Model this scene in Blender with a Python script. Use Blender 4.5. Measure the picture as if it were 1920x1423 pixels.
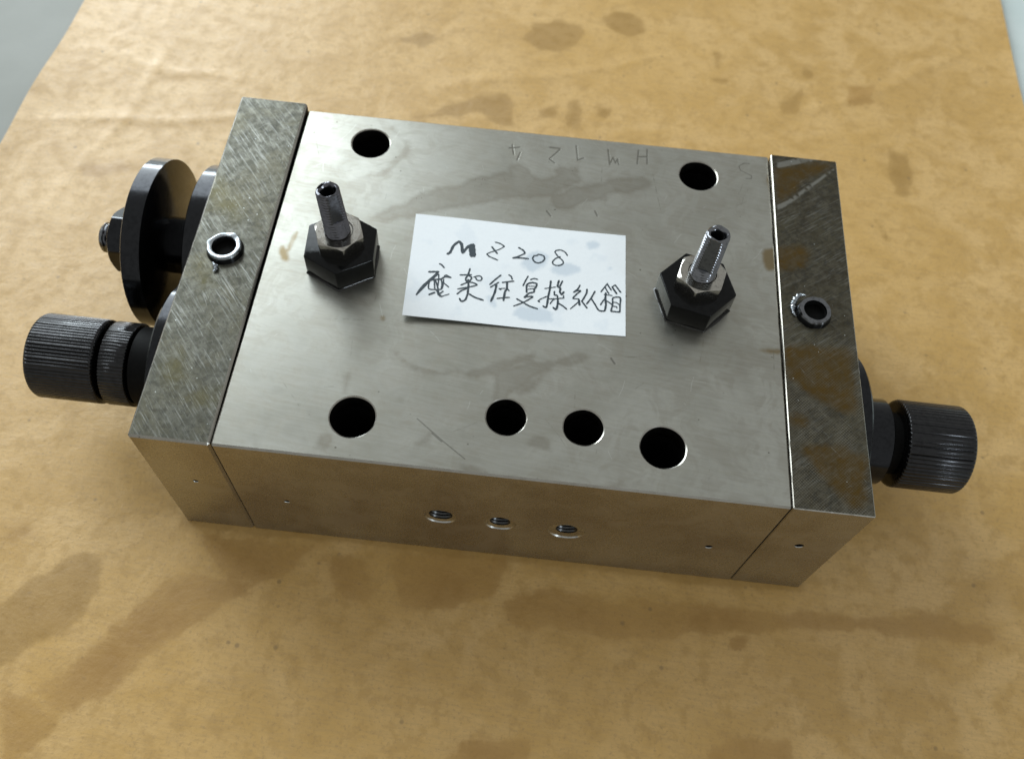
import bpy, bmesh, math, random
import numpy as np
from mathutils import Matrix, Vector
from mathutils.geometry import delaunay_2d_cdt

# ------------------------------------------------------------------ camera, light, exposure
scene = bpy.context.scene
for o in list(bpy.data.objects):
    bpy.data.objects.remove(o)
COL = scene.collection
MM = 0.001                                   # everything below is measured in millimetres

cam_data = bpy.data.cameras.new("camera")
cam = bpy.data.objects.new("camera", cam_data)
COL.objects.link(cam)
R = Matrix(((0.9940677, 0.0931834, 0.0560912), (-0.1087496, 0.8596468, 0.4991802), (-0.0017033, -0.5023188, 0.8646808)))
cam.matrix_world = Matrix.Translation(Vector((78.807, -76.413, 221.137)) * MM) @ R.transposed().to_4x4()
cam_data.sensor_width = 36
cam_data.lens = 1674.79 / 1920 * 36
cam_data.clip_start = 0.01
cam_data.clip_end = 50
cam_data.dof.use_dof = True
cam_data.dof.focus_distance = 0.195
cam_data.dof.aperture_fstop = 20
scene.camera = cam
scene.render.resolution_x = 1024
scene.render.resolution_y = 758

world = bpy.data.worlds.new("World")
scene.world = world
world.use_nodes = True
world.node_tree.nodes["Background"].inputs[0].default_value = (0.95, 0.97, 0.94, 1)
world.node_tree.nodes["Background"].inputs[1].default_value = 0.41
scene.view_settings.view_transform = 'Standard'
scene.view_settings.look = 'None'
scene.view_settings.exposure = 0.19
scene.view_settings.gamma = 1.0


def window_light(name, loc, target, sx, sy, power, col):
    ld = bpy.data.lights.new(name, 'AREA')
    ld.shape = 'RECTANGLE'
    ld.size = sx * MM
    ld.size_y = sy * MM
    ld.energy = power
    ld.color = col
    lo = bpy.data.objects.new(name, ld)
    COL.objects.link(lo)
    lo.location = Vector(loc) * MM
    d = Vector(target) - Vector(loc)
    lo.rotation_euler = d.to_track_quat('-Z', 'Y').to_euler()
    return lo


window_light("window_light", (-640, 820, 560), (60, 50, 100), 850, 950, 14.0, (0.87, 0.96, 1.0))
window_light("low_window_light", (-400, 980, 130), (0, 60, 30), 420, 130, 3.0, (0.84, 0.95, 1.0))
window_light("doorway_light", (1000, -900, 430), (100, 50, 20), 170, 170, 2.0, (0.80, 0.91, 1.0))

# ------------------------------------------------------------------ traced outlines, in millimetres
GLYPHS = [[[0.53,[[60.43,56.19],[61.04,56.85],[61.56,58.97],[62.7,60.51]]],
[0.61,[[62.7,60.51],[63.41,59.7],[64.0,57.07]]],
[0.57,[[64.0,57.07],[65.14,59.28],[66.12,59.99]]],
[0.75,[[65.58,59.34],[66.27,56.4]]],
[0.75,[[66.2,60.0],[66.84,56.49]]]],
[[0.29,[[71.44,61.56],[72.71,61.29],[73.84,60.54]]],
[0.23,[[73.84,60.54],[72.55,59.34],[70.72,58.29],[69.82,57.6]]],
[0.3,[[69.82,57.6],[70.51,56.92],[72.61,56.11]]],
[0.36,[[70.8,59.99],[72.32,58.08]]]],
[[0.36,[[77.28,60.7],[78.5,59.97],[79.01,59.15]]],
[0.3,[[79.01,59.15],[77.61,58.06],[76.18,57.3]]],
[0.36,[[76.18,57.3],[77.65,57.55],[79.93,57.61]]]],
[[0.32,[[82.03,58.91],[81.25,58.69],[80.97,57.76],[81.58,56.85],[82.47,56.69],[83.39,57.22],[83.85,58.17],[83.52,59.01],[82.62,59.28],[82.09,59.21]]]],
[[0.29,[[89.29,59.93],[88.7,60.85],[87.6,61.37],[86.55,61.11],[86.24,60.51],[87.02,59.39],[88.15,58.33],[88.47,57.49],[87.73,56.72],[86.69,56.58],[85.96,56.92],[85.91,57.68],[86.54,58.66],[87.56,59.35]]]],
[[0.33,[[58.95,52.92],[59.59,52.59],[60.22,51.84]]],
[0.44,[[56.81,50.1],[59.08,50.47]]],
[0.38,[[58.97,50.28],[57.22,47.63],[55.84,45.39],[54.9,42.91]]],
[0.25,[[59.04,49.78],[57.85,47.9],[56.98,46.59],[55.07,43.1]]],
[0.36,[[57.12,47.45],[58.36,47.99],[59.89,48.4],[60.83,49.23],[62.16,49.19]]],
[0.22,[[60.54,49.43],[61.03,49.76],[62.23,49.2]]],
[0.27,[[59.17,49.8],[59.41,47.99],[59.42,45.99]]],
[0.3,[[59.89,48.4],[60.32,47.14],[60.41,45.49]]],
[0.27,[[57.29,47.14],[57.31,45.64],[57.59,45.03],[58.77,45.06],[60.41,45.49],[60.58,47.18],[60.55,48.34]]],
[0.27,[[58.38,47.82],[58.87,45.24]]],
[0.3,[[58.64,47.87],[59.64,45.37],[59.99,43.78]]],
[0.25,[[60.68,47.36],[62.0,46.33]]],
[0.36,[[57.76,43.4],[59.01,44.27]]],
[0.41,[[59.43,45.0],[59.99,43.78],[60.7,43.32]]],
[0.27,[[59.99,43.78],[60.88,44.91]]],
[0.19,[[60.82,43.42],[62.39,44.34]]]],
[[0.33,[[64.21,50.27],[66.88,50.76]]],
[0.34,[[66.34,52.53],[66.09,50.72],[65.66,49.32],[66.1,48.39]]],
[0.33,[[66.12,50.48],[66.97,50.02],[66.91,49.34],[66.36,48.43]]],
[0.27,[[67.49,50.1],[68.23,50.55],[69.02,50.67],[69.48,50.07],[69.16,49.36],[68.36,49.4],[67.95,50.09]]],
[0.3,[[64.77,47.35],[66.36,48.43],[67.55,48.45],[68.52,48.02],[67.41,47.35],[64.14,46.09]]],
[0.38,[[66.26,49.24],[66.58,47.14],[66.63,45.01]]],
[0.3,[[64.19,44.63],[65.1,45.75],[66.31,46.6]]],
[0.36,[[66.63,45.01],[66.31,43.34],[65.47,42.72],[64.92,43.44]]],
[0.36,[[67.02,45.07],[68.42,44.32],[70.43,43.82]]]],
[[0.33,[[73.84,51.72],[72.66,50.21],[71.5,48.55]]],
[0.3,[[73.52,49.51],[71.72,47.76]]],
[0.41,[[73.07,48.78],[72.91,46.47],[72.27,43.78]]],
[0.31,[[75.71,52.06],[76.34,51.62],[76.63,50.85]]],
[0.31,[[74.38,49.58],[75.53,49.95],[77.05,50.38]]],
[0.4,[[75.48,49.95],[75.62,47.9],[75.28,47.06],[75.16,44.42]]],
[0.2,[[73.72,47.69],[75.19,47.97]]],
[0.29,[[75.54,48.16],[76.2,47.39]]],
[0.27,[[73.59,44.77],[74.93,45.17],[76.49,45.53]]],
[0.27,[[73.95,47.46],[74.29,47.55]]]],
[[0.3,[[80.33,52.39],[79.76,50.77],[79.35,49.37]]],
[0.29,[[80.95,51.41],[81.83,51.89],[82.65,51.74]]],
[0.36,[[80.36,47.54],[80.2,49.5],[80.57,50.21],[81.5,50.62],[82.54,50.43],[82.45,49.55],[82.09,48.71],[82.04,47.91],[81.01,47.5]]],
[0.2,[[80.63,49.43],[82.12,49.64]]],
[0.2,[[80.5,48.48],[81.96,48.95]]],
[0.33,[[81.01,47.5],[80.43,46.76],[79.9,46.03]]],
[0.31,[[80.06,46.05],[80.67,46.4],[81.93,46.64]]],
[0.27,[[81.95,46.45],[80.76,45.37],[79.37,44.25],[77.66,43.23]]],
[0.32,[[78.2,45.39],[79.77,44.57],[81.32,43.76],[83.27,43.26]]]],
[[0.38,[[85.84,51.76],[85.78,49.62],[85.54,46.96],[85.33,44.07],[84.52,44.21]]],
[0.22,[[84.51,49.31],[87.14,50.15]]],
[0.24,[[83.2,45.45],[83.89,46.2],[85.31,47.19]]],
[0.38,[[83.31,45.47],[83.58,45.35]]],
[0.38,[[87.76,52.16],[87.55,50.4],[88.23,49.97],[88.19,48.9],[88.67,48.18],[89.15,49.04]]],
[0.31,[[88.62,52.15],[88.08,50.48]]],
[0.31,[[86.9,48.86],[86.98,47.81],[87.62,47.77],[87.78,47.01]]],
[0.24,[[85.68,46.46],[87.05,46.71],[89.26,47.21]]],
[0.23,[[87.16,46.66],[86.66,46.2],[86.1,45.08]]],
[0.38,[[87.78,47.01],[87.92,45.73],[87.68,43.75],[86.91,44.16]]],
[0.31,[[88.1,45.49],[89.09,44.98],[90.1,44.15]]],
[0.24,[[89.16,47.99],[89.16,47.2]]]],
[[0.3,[[92.86,51.53],[92.43,50.41],[91.43,49.22]]],
[0.31,[[91.43,49.22],[92.46,49.89],[93.11,49.85],[92.3,48.94],[91.46,47.65],[91.54,47.33]]],
[0.24,[[91.54,47.33],[92.81,47.44],[92.65,46.51],[90.97,44.34]]],
[0.42,[[92.82,47.25],[93.07,45.72]]],
[0.33,[[94.58,50.57],[94.53,49.38],[93.68,47.17]]],
[0.33,[[93.48,47.01],[94.17,46.06],[94.86,45.12]]],
[0.3,[[96.53,50.25],[95.67,48.09],[94.69,46.26]]],
[0.32,[[95.67,48.09],[96.71,46.41],[97.53,44.97],[98.28,44.74],[99.02,44.84]]]],
[[0.27,[[99.44,52.97],[98.63,51.52],[97.93,50.24]]],
[0.29,[[98.84,51.82],[99.54,50.45],[99.88,49.97]]],
[0.31,[[99.46,52.57],[100.38,51.1]]],
[0.24,[[101.29,52.81],[100.56,52.05]]],
[0.37,[[100.56,52.05],[101.7,50.22]]],
[0.31,[[101.29,52.68],[102.66,50.74]]],
[0.22,[[98.72,49.55],[100.65,49.55]]],
[0.37,[[99.12,50.13],[99.08,48.55],[99.27,46.62],[99.07,44.91]]],
[0.27,[[99.08,48.55],[98.48,47.56],[97.99,46.45]]],
[0.27,[[99.43,47.81],[100.75,46.95]]],
[0.3,[[100.79,48.78],[100.81,46.83],[100.5,44.98]]],
[0.29,[[100.84,48.92],[101.74,49.23],[102.65,49.1],[102.61,47.07],[102.63,45.0]]],
[0.22,[[100.94,47.62],[101.79,47.61],[102.34,47.16]]],
[0.23,[[100.98,46.46],[101.83,46.44],[101.85,46.06]]],
[0.3,[[100.5,44.98],[101.56,44.99],[102.63,45.0]]]]]
MARKS = {"stamp":[[[71.98,93.35],[74.58,94.02]],[[72.68,94.58],[73.31,91.32]],[[74.96,92.12],[74.37,89.55]],[[82.51,95.21],[85.2,95.16]],[[85.22,94.77],[82.73,91.07]],[[82.73,91.07],[84.12,89.9]],[[89.43,96.81],[90.13,91.78]],[[90.13,91.78],[91.51,92.65]],[[97.92,96.67],[98.53,91.48]],[[98.53,91.48],[99.37,94.09]],[[99.37,94.09],[100.02,92.14]],[[100.02,92.14],[100.54,93.71]],[[100.54,93.71],[100.85,91.82]],[[105.96,97.59],[105.74,92.82]],[[108.23,98.21],[108.32,93.2]],[[105.81,95.21],[108.27,95.69]],[[83.31,73.37],[84.39,71.99]],[[95.41,75.09],[96.07,73.65]],[[101.11,32.09],[102.01,30.78]],[[17.01,85.72],[17.01,85.72]]],
"faint":[[[135.58,97.23],[134.13,97.18],[132.64,95.96],[133.0,94.46],[134.41,93.74],[135.82,93.01],[135.78,91.91],[134.34,91.81]]],
"scratch":[[[59.68,11.43],[62.36,9.38],[66.46,6.35],[71.04,3.15]],[[63.3,8.31],[65.65,6.55]]],
"hair":[[[30.31,33.95],[48.68,35.63]],[[38.43,16.71],[40.39,17.02]],[[104.02,32.75],[110.13,33.82]],[[93.36,22.68],[93.53,18.35]],[[123.17,6.94],[122.82,0.01]],[[98.71,14.89],[98.8,7.8]],[[96.54,90.09],[96.55,85.21]],[[109.8,89.85],[111.96,77.97]],[[19.37,95.71],[24.24,82.12]],[[138.74,40.14],[138.51,31.45]],[[106.46,24.49],[108.62,26.5]],[[27.6,18.78],[33.89,11.5]]],
"film":[[[40.1,65.1],[41.0,66.5],[42.2,67.5],[43.7,68.2],[45.0,69.0],[46.2,70.0],[47.4,70.9],[48.5,71.7],[49.4,72.7],[50.2,73.9],[51.2,74.8],[52.5,75.3],[53.8,76.2],[55.0,77.2],[56.5,77.8],[58.4,77.8],[59.8,78.4],[61.0,79.6],[62.3,80.9],[63.7,82.2],[65.5,82.8],[67.6,82.8],[69.3,83.4],[70.8,84.6],[72.3,85.0],[73.7,84.6],[75.2,84.7],[76.8,85.1],[78.2,85.1],[79.7,84.6],[81.2,84.5],[83.0,85.0],[84.6,85.8],[86.1,86.8],[87.8,87.5],[89.6,87.7],[90.8,86.8],[91.4,84.8],[90.7,83.4],[88.7,82.7],[87.0,81.4],[85.7,79.6],[84.0,78.3],[81.9,77.6],[79.7,77.2],[77.1,77.0],[74.6,76.5],[72.2,75.9],[69.9,75.1],[67.6,74.0],[65.3,73.0],[63.2,72.2],[61.0,71.5],[58.8,70.9],[56.7,70.0],[54.7,69.0],[53.1,68.2],[52.0,67.6],[50.9,66.9],[49.9,66.1],[48.8,65.6],[47.5,65.4],[45.9,65.1],[44.2,64.7],[42.4,64.5],[40.6,64.5]],[[85.6,88.8],[87.0,88.6],[88.4,88.8],[89.8,89.4],[90.6,88.9],[90.9,87.5],[90.1,86.4],[88.2,85.5],[86.3,85.4],[84.6,86.0],[84.0,86.9],[84.6,88.2]],[[73.0,87.3],[75.4,88.0],[77.2,87.4],[78.4,85.6],[78.3,83.9],[77.1,82.3],[75.6,81.8],[73.8,82.4],[72.7,83.7],[72.1,85.9]],[[84.4,79.2],[86.0,79.9],[87.6,80.7],[89.0,81.8],[90.4,82.7],[92.0,83.5],[94.1,84.3],[96.8,85.2],[99.4,86.1],[101.9,87.3],[104.5,88.1],[107.2,88.7],[109.0,88.1],[109.7,86.4],[108.9,84.9],[106.5,83.7],[104.0,82.8],[101.4,82.1],[99.0,80.9],[96.9,79.2],[94.9,78.2],[93.0,77.7],[91.3,76.7],[89.8,75.3],[88.2,74.4],[86.2,74.0],[85.1,74.5],[84.7,75.8],[84.3,77.1],[83.8,78.3]],[[59.2,5.7],[60.5,6.5],[61.4,7.3],[61.8,8.0],[62.3,8.4],[62.9,8.4],[63.2,8.0],[63.2,7.2],[63.4,6.6],[63.7,6.1],[63.3,5.7],[62.0,5.3],[60.7,5.1],[59.3,5.3]],[[40.0,5.1],[40.7,5.8],[41.5,6.0],[42.5,5.6],[43.0,4.9],[43.0,3.9],[42.6,3.0],[41.8,2.2],[41.0,2.1],[40.1,2.7],[39.7,3.4],[39.7,4.3]],[[84.1,9.1],[84.8,9.6],[86.2,10.0],[88.4,10.2],[89.3,9.8],[89.1,8.8],[89.2,8.1],[89.5,7.7],[89.0,7.3],[87.7,6.9],[86.5,7.0],[85.4,7.5],[84.6,8.0],[84.0,8.5]],[[76.1,26.0],[77.5,26.9],[79.0,27.7],[80.5,28.5],[82.1,28.9],[83.8,28.9],[85.6,29.2],[87.3,30.0],[89.1,30.7],[90.9,31.3],[92.7,31.8],[94.5,32.2],[95.6,32.1],[96.0,31.7],[95.2,30.9],[93.4,29.7],[91.5,28.8],[89.5,28.2],[87.6,27.2],[85.9,26.0],[84.4,24.6],[83.3,23.1],[81.9,21.9],[80.3,21.0],[78.9,19.6],[77.9,17.8],[77.0,17.2],[76.0,17.7],[75.6,18.6],[75.6,19.9],[75.3,21.1],[74.9,22.4],[74.8,23.6],[75.2,24.9]],[[80.7,21.2],[82.1,22.5],[83.3,23.8],[84.4,25.3],[85.3,26.0],[86.0,25.9],[86.1,25.2],[85.6,23.9],[84.9,22.7],[84.0,21.7],[83.0,20.7],[81.9,19.9],[81.0,19.7],[80.4,20.3]],[[42.2,18.9],[42.7,21.0],[43.2,21.8],[43.7,21.2],[43.9,20.2],[43.8,18.8],[43.5,17.4],[43.2,16.0],[42.8,15.9],[42.2,17.2]],[[68.4,2.5],[70.1,2.1],[71.9,1.7],[73.6,1.3],[75.3,0.7],[76.9,-0.0],[78.7,-0.1],[80.6,0.4],[82.3,0.3],[84.0,-0.4],[85.8,-0.7],[87.9,-0.8],[90.0,-0.6],[92.0,-0.1],[94.0,0.1],[96.1,-0.0],[98.1,-0.1],[100.1,-0.1],[102.0,0.1],[103.9,0.5],[105.7,1.2],[107.5,2.2],[108.2,2.4],[107.9,1.7],[106.8,1.4],[104.7,1.3],[102.8,0.6],[101.1,-0.8],[99.2,-1.6],[97.1,-1.7],[95.1,-1.6],[93.0,-1.3],[91.0,-1.7],[89.0,-2.7],[86.9,-3.0],[84.9,-2.6],[82.9,-2.2],[81.0,-1.8],[79.1,-1.6],[77.2,-1.6],[75.3,-1.5],[73.4,-1.1],[71.9,-0.4],[70.7,0.6],[69.5,1.5],[68.2,2.4]],[[41.0,96.0],[42.0,95.3],[42.8,94.3],[43.4,93.1],[44.4,92.2],[45.6,91.7],[46.2,90.4],[46.1,88.3],[45.7,86.5],[44.8,84.9],[44.0,83.3],[43.3,81.7],[42.4,80.3],[41.2,79.2],[39.8,78.4],[38.2,77.9],[37.3,77.9],[37.0,78.5],[37.6,79.1],[39.1,79.7],[40.4,80.5],[41.5,81.5],[42.4,82.8],[43.0,84.3],[43.7,85.8],[44.5,87.3],[44.9,88.7],[44.9,90.1],[44.3,91.4],[43.2,92.5],[42.0,93.6],[40.7,94.5],[40.1,95.3],[40.4,96.0]],[[51.6,27.6],[53.0,26.8],[54.4,25.9],[55.8,24.9],[57.3,24.4],[59.0,24.3],[60.7,24.0],[62.3,23.3],[63.9,23.6],[65.5,24.7],[67.1,25.0],[68.7,24.4],[70.5,24.8],[72.4,26.2],[74.4,27.4],[76.6,28.4],[78.8,29.2],[81.0,29.9],[82.5,30.7],[83.0,31.7],[83.4,31.6],[83.7,30.5],[82.8,29.1],[80.8,27.7],[78.8,26.3],[76.7,25.0],[74.5,24.1],[72.0,23.5],[69.8,23.3],[67.8,23.7],[65.9,23.6],[63.9,23.0],[61.9,22.7],[59.9,22.7],[58.3,23.2],[56.9,24.1],[55.6,24.9],[54.2,25.7],[52.8,26.6],[51.6,27.6]]],
"amber":[[[20.5,52.6],[20.7,53.6],[21.3,53.7],[22.1,52.8],[22.8,51.6],[23.3,50.1],[23.1,49.3],[22.4,49.2],[21.6,49.9],[20.7,51.4]],[[22.3,53.4],[22.6,55.5],[22.8,57.0],[23.1,58.1],[23.4,58.4],[23.6,58.1],[23.6,57.2],[23.4,55.7],[23.2,54.1],[23.0,52.5],[22.7,51.8],[22.3,52.2]],[[138.2,68.8],[139.6,69.2],[141.1,69.8],[142.7,70.6],[144.4,71.0],[146.2,71.0],[147.6,70.7],[148.6,70.2],[149.0,69.3],[148.9,67.9],[148.7,66.6],[148.2,65.4],[147.3,64.2],[145.9,63.2],[144.3,62.9],[142.4,63.5],[140.7,63.3],[139.3,62.3],[138.4,62.4],[137.9,63.6],[137.6,65.3],[137.5,67.5]],[[140.0,93.2],[140.8,94.6],[141.2,94.2],[141.4,92.1],[141.4,90.3],[141.3,88.9],[141.1,87.4],[140.8,86.1],[140.6,86.5],[140.4,88.8],[140.1,90.6],[139.8,91.9]],[[135.5,39.0],[137.6,39.4],[139.6,39.4],[141.5,39.2],[141.5,38.9],[139.8,38.4],[137.8,38.3],[135.6,38.7]],[[47.9,36.8],[48.3,36.7],[48.5,36.3],[48.5,35.8],[48.3,35.5],[48.0,35.7],[47.8,36.1],[47.8,36.6]]],
"amberR":[[[142.5,95.5],[144.2,96.3],[145.9,97.0],[147.7,97.4],[149.3,98.0],[150.8,98.7],[152.2,99.1],[153.8,99.4],[155.3,99.6],[156.8,99.8],[157.6,99.6],[157.5,98.9],[156.8,97.8],[155.6,96.2],[153.9,95.1],[151.9,94.3],[150.3,93.2],[148.9,91.8],[147.9,90.2],[147.3,88.5],[146.3,87.1],[144.7,86.1],[143.5,84.9],[142.6,83.4],[142.0,83.7],[141.8,85.8],[141.5,87.9],[141.0,89.9],[141.0,92.0],[141.5,94.1]],[[140.23,68.58],[146.74,70.5],[149.07,69.47],[147.87,63.99],[139.85,61.58]],[[142.1,40.7],[144.8,41.2],[147.6,41.3],[150.4,41.1],[153.1,41.2],[155.9,41.7],[157.1,40.6],[156.7,38.0],[156.6,35.4],[156.7,32.8],[156.8,30.2],[157.0,27.6],[156.7,25.5],[155.8,24.1],[154.4,23.8],[152.4,24.8],[150.3,25.7],[148.2,26.4],[146.3,27.6],[144.7,29.3],[143.4,30.5],[142.4,31.3],[141.5,32.3],[140.9,33.4],[140.6,34.8],[140.7,36.4],[140.8,38.0],[140.7,39.7]],[[143.8,15.3],[145.6,15.4],[147.4,15.6],[149.1,15.9],[150.7,16.1],[152.1,16.2],[153.4,15.8],[154.6,15.0],[155.9,14.5],[157.3,14.5],[157.9,13.5],[157.7,11.6],[157.2,9.8],[156.6,7.9],[156.5,6.0],[157.0,4.1],[156.2,2.6],[154.2,1.4],[152.8,1.6],[152.0,3.0],[150.9,4.2],[149.7,5.3],[148.6,6.6],[147.5,8.1],[146.4,9.6],[145.2,11.1],[144.2,12.7],[143.3,14.4]],[[142.2,22.7],[144.6,22.4],[145.4,21.5],[144.7,20.0],[143.6,19.4],[142.2,19.6],[141.4,20.5],[141.2,22.1]]],
"amberL":[[[-1.2,72.4],[0.8,73.6],[2.3,73.7],[3.3,72.7],[4.2,71.7],[4.9,70.4],[5.8,69.3],[6.9,68.4],[8.1,67.3],[9.4,65.9],[10.3,64.4],[10.7,62.6],[11.3,60.9],[12.0,59.2],[11.7,58.2],[10.5,57.8],[9.3,57.3],[8.3,56.5],[7.1,56.8],[5.7,58.2],[4.2,59.2],[2.4,59.9],[0.9,61.1],[-0.3,62.8],[-1.3,64.7],[-1.9,66.6],[-2.2,68.6],[-2.2,70.7]],[[0.4,48.5],[2.0,48.7],[3.7,48.5],[5.3,48.0],[6.5,47.0],[7.4,45.7],[8.1,44.2],[8.6,42.5],[9.3,41.0],[10.3,39.7],[9.9,38.7],[8.1,38.1],[6.5,37.1],[5.2,35.8],[4.2,36.3],[3.7,38.7],[3.0,40.9],[2.3,43.2],[1.3,45.3],[0.1,47.4]],[[2.0,20.9],[3.0,22.1],[4.2,22.9],[5.7,23.5],[7.0,23.0],[8.1,21.4],[9.0,19.8],[9.5,18.0],[9.9,16.1],[10.3,14.3],[9.8,13.0],[8.5,12.2],[7.3,11.3],[6.3,10.2],[5.4,9.1],[4.6,7.9],[4.0,8.4],[3.8,10.6],[3.1,12.7],[1.8,14.7],[1.3,16.9],[1.4,19.2]],[[18.6,16.4],[18.2,15.1],[18.3,13.7],[18.9,12.4],[19.0,11.0],[18.7,9.7],[17.6,8.3],[15.7,6.7],[14.1,6.3],[12.9,6.8],[11.7,7.5],[10.6,8.4],[9.5,9.2],[8.4,9.9],[8.6,11.1],[10.1,12.8],[12.0,13.8],[14.3,14.1],[16.3,15.0],[18.0,16.4]]],
"streakR":[[[141.41,82.61],[144.27,84.45],[157.87,98.09],[157.47,96.71],[144.88,83.29],[141.73,80.87]],[[141.79,97.05],[148.79,100.0],[154.49,100.08],[142.26,95.23]]],
"damp":[[[78.4,57.0],[79.3,58.5],[80.3,59.6],[81.6,60.1],[83.1,60.2],[84.7,59.8],[85.1,58.6],[84.3,56.7],[83.3,55.2],[82.1,54.1],[81.0,53.6],[80.0,53.8],[79.1,54.5],[78.4,55.7]],[[86.1,56.4],[88.0,57.3],[89.7,57.7],[91.4,57.5],[92.4,57.0],[92.7,56.1],[92.0,55.2],[90.1,54.1],[88.5,53.6],[87.3,53.7],[86.2,54.3],[85.5,55.4]],[[77.9,41.6],[78.7,43.1],[80.0,43.8],[81.7,43.7],[83.5,43.7],[85.2,43.6],[86.4,43.2],[87.1,42.5],[87.3,41.6],[87.1,40.4],[85.9,39.8],[83.7,39.7],[81.8,39.6],[80.3,39.6],[79.0,40.0],[78.0,40.6]],[[70.7,44.7],[71.6,45.2],[72.6,44.9],[73.6,43.7],[73.9,42.9],[73.3,42.4],[72.3,42.7],[71.0,43.9]],[[94.1,65.3],[96.0,65.4],[96.9,64.8],[96.6,63.4],[95.8,62.8],[94.5,62.8],[93.7,63.5],[93.3,64.7]],[[99.5,57.9],[100.0,58.0],[100.2,57.8],[100.2,57.3],[100.0,57.0],[99.6,56.9],[99.3,57.2],[99.3,57.6]],[[50.7,54.4],[51.2,54.5],[51.6,54.0],[51.8,52.8],[51.6,51.9],[51.2,51.5],[50.9,52.0],[50.6,53.6]]],
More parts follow.
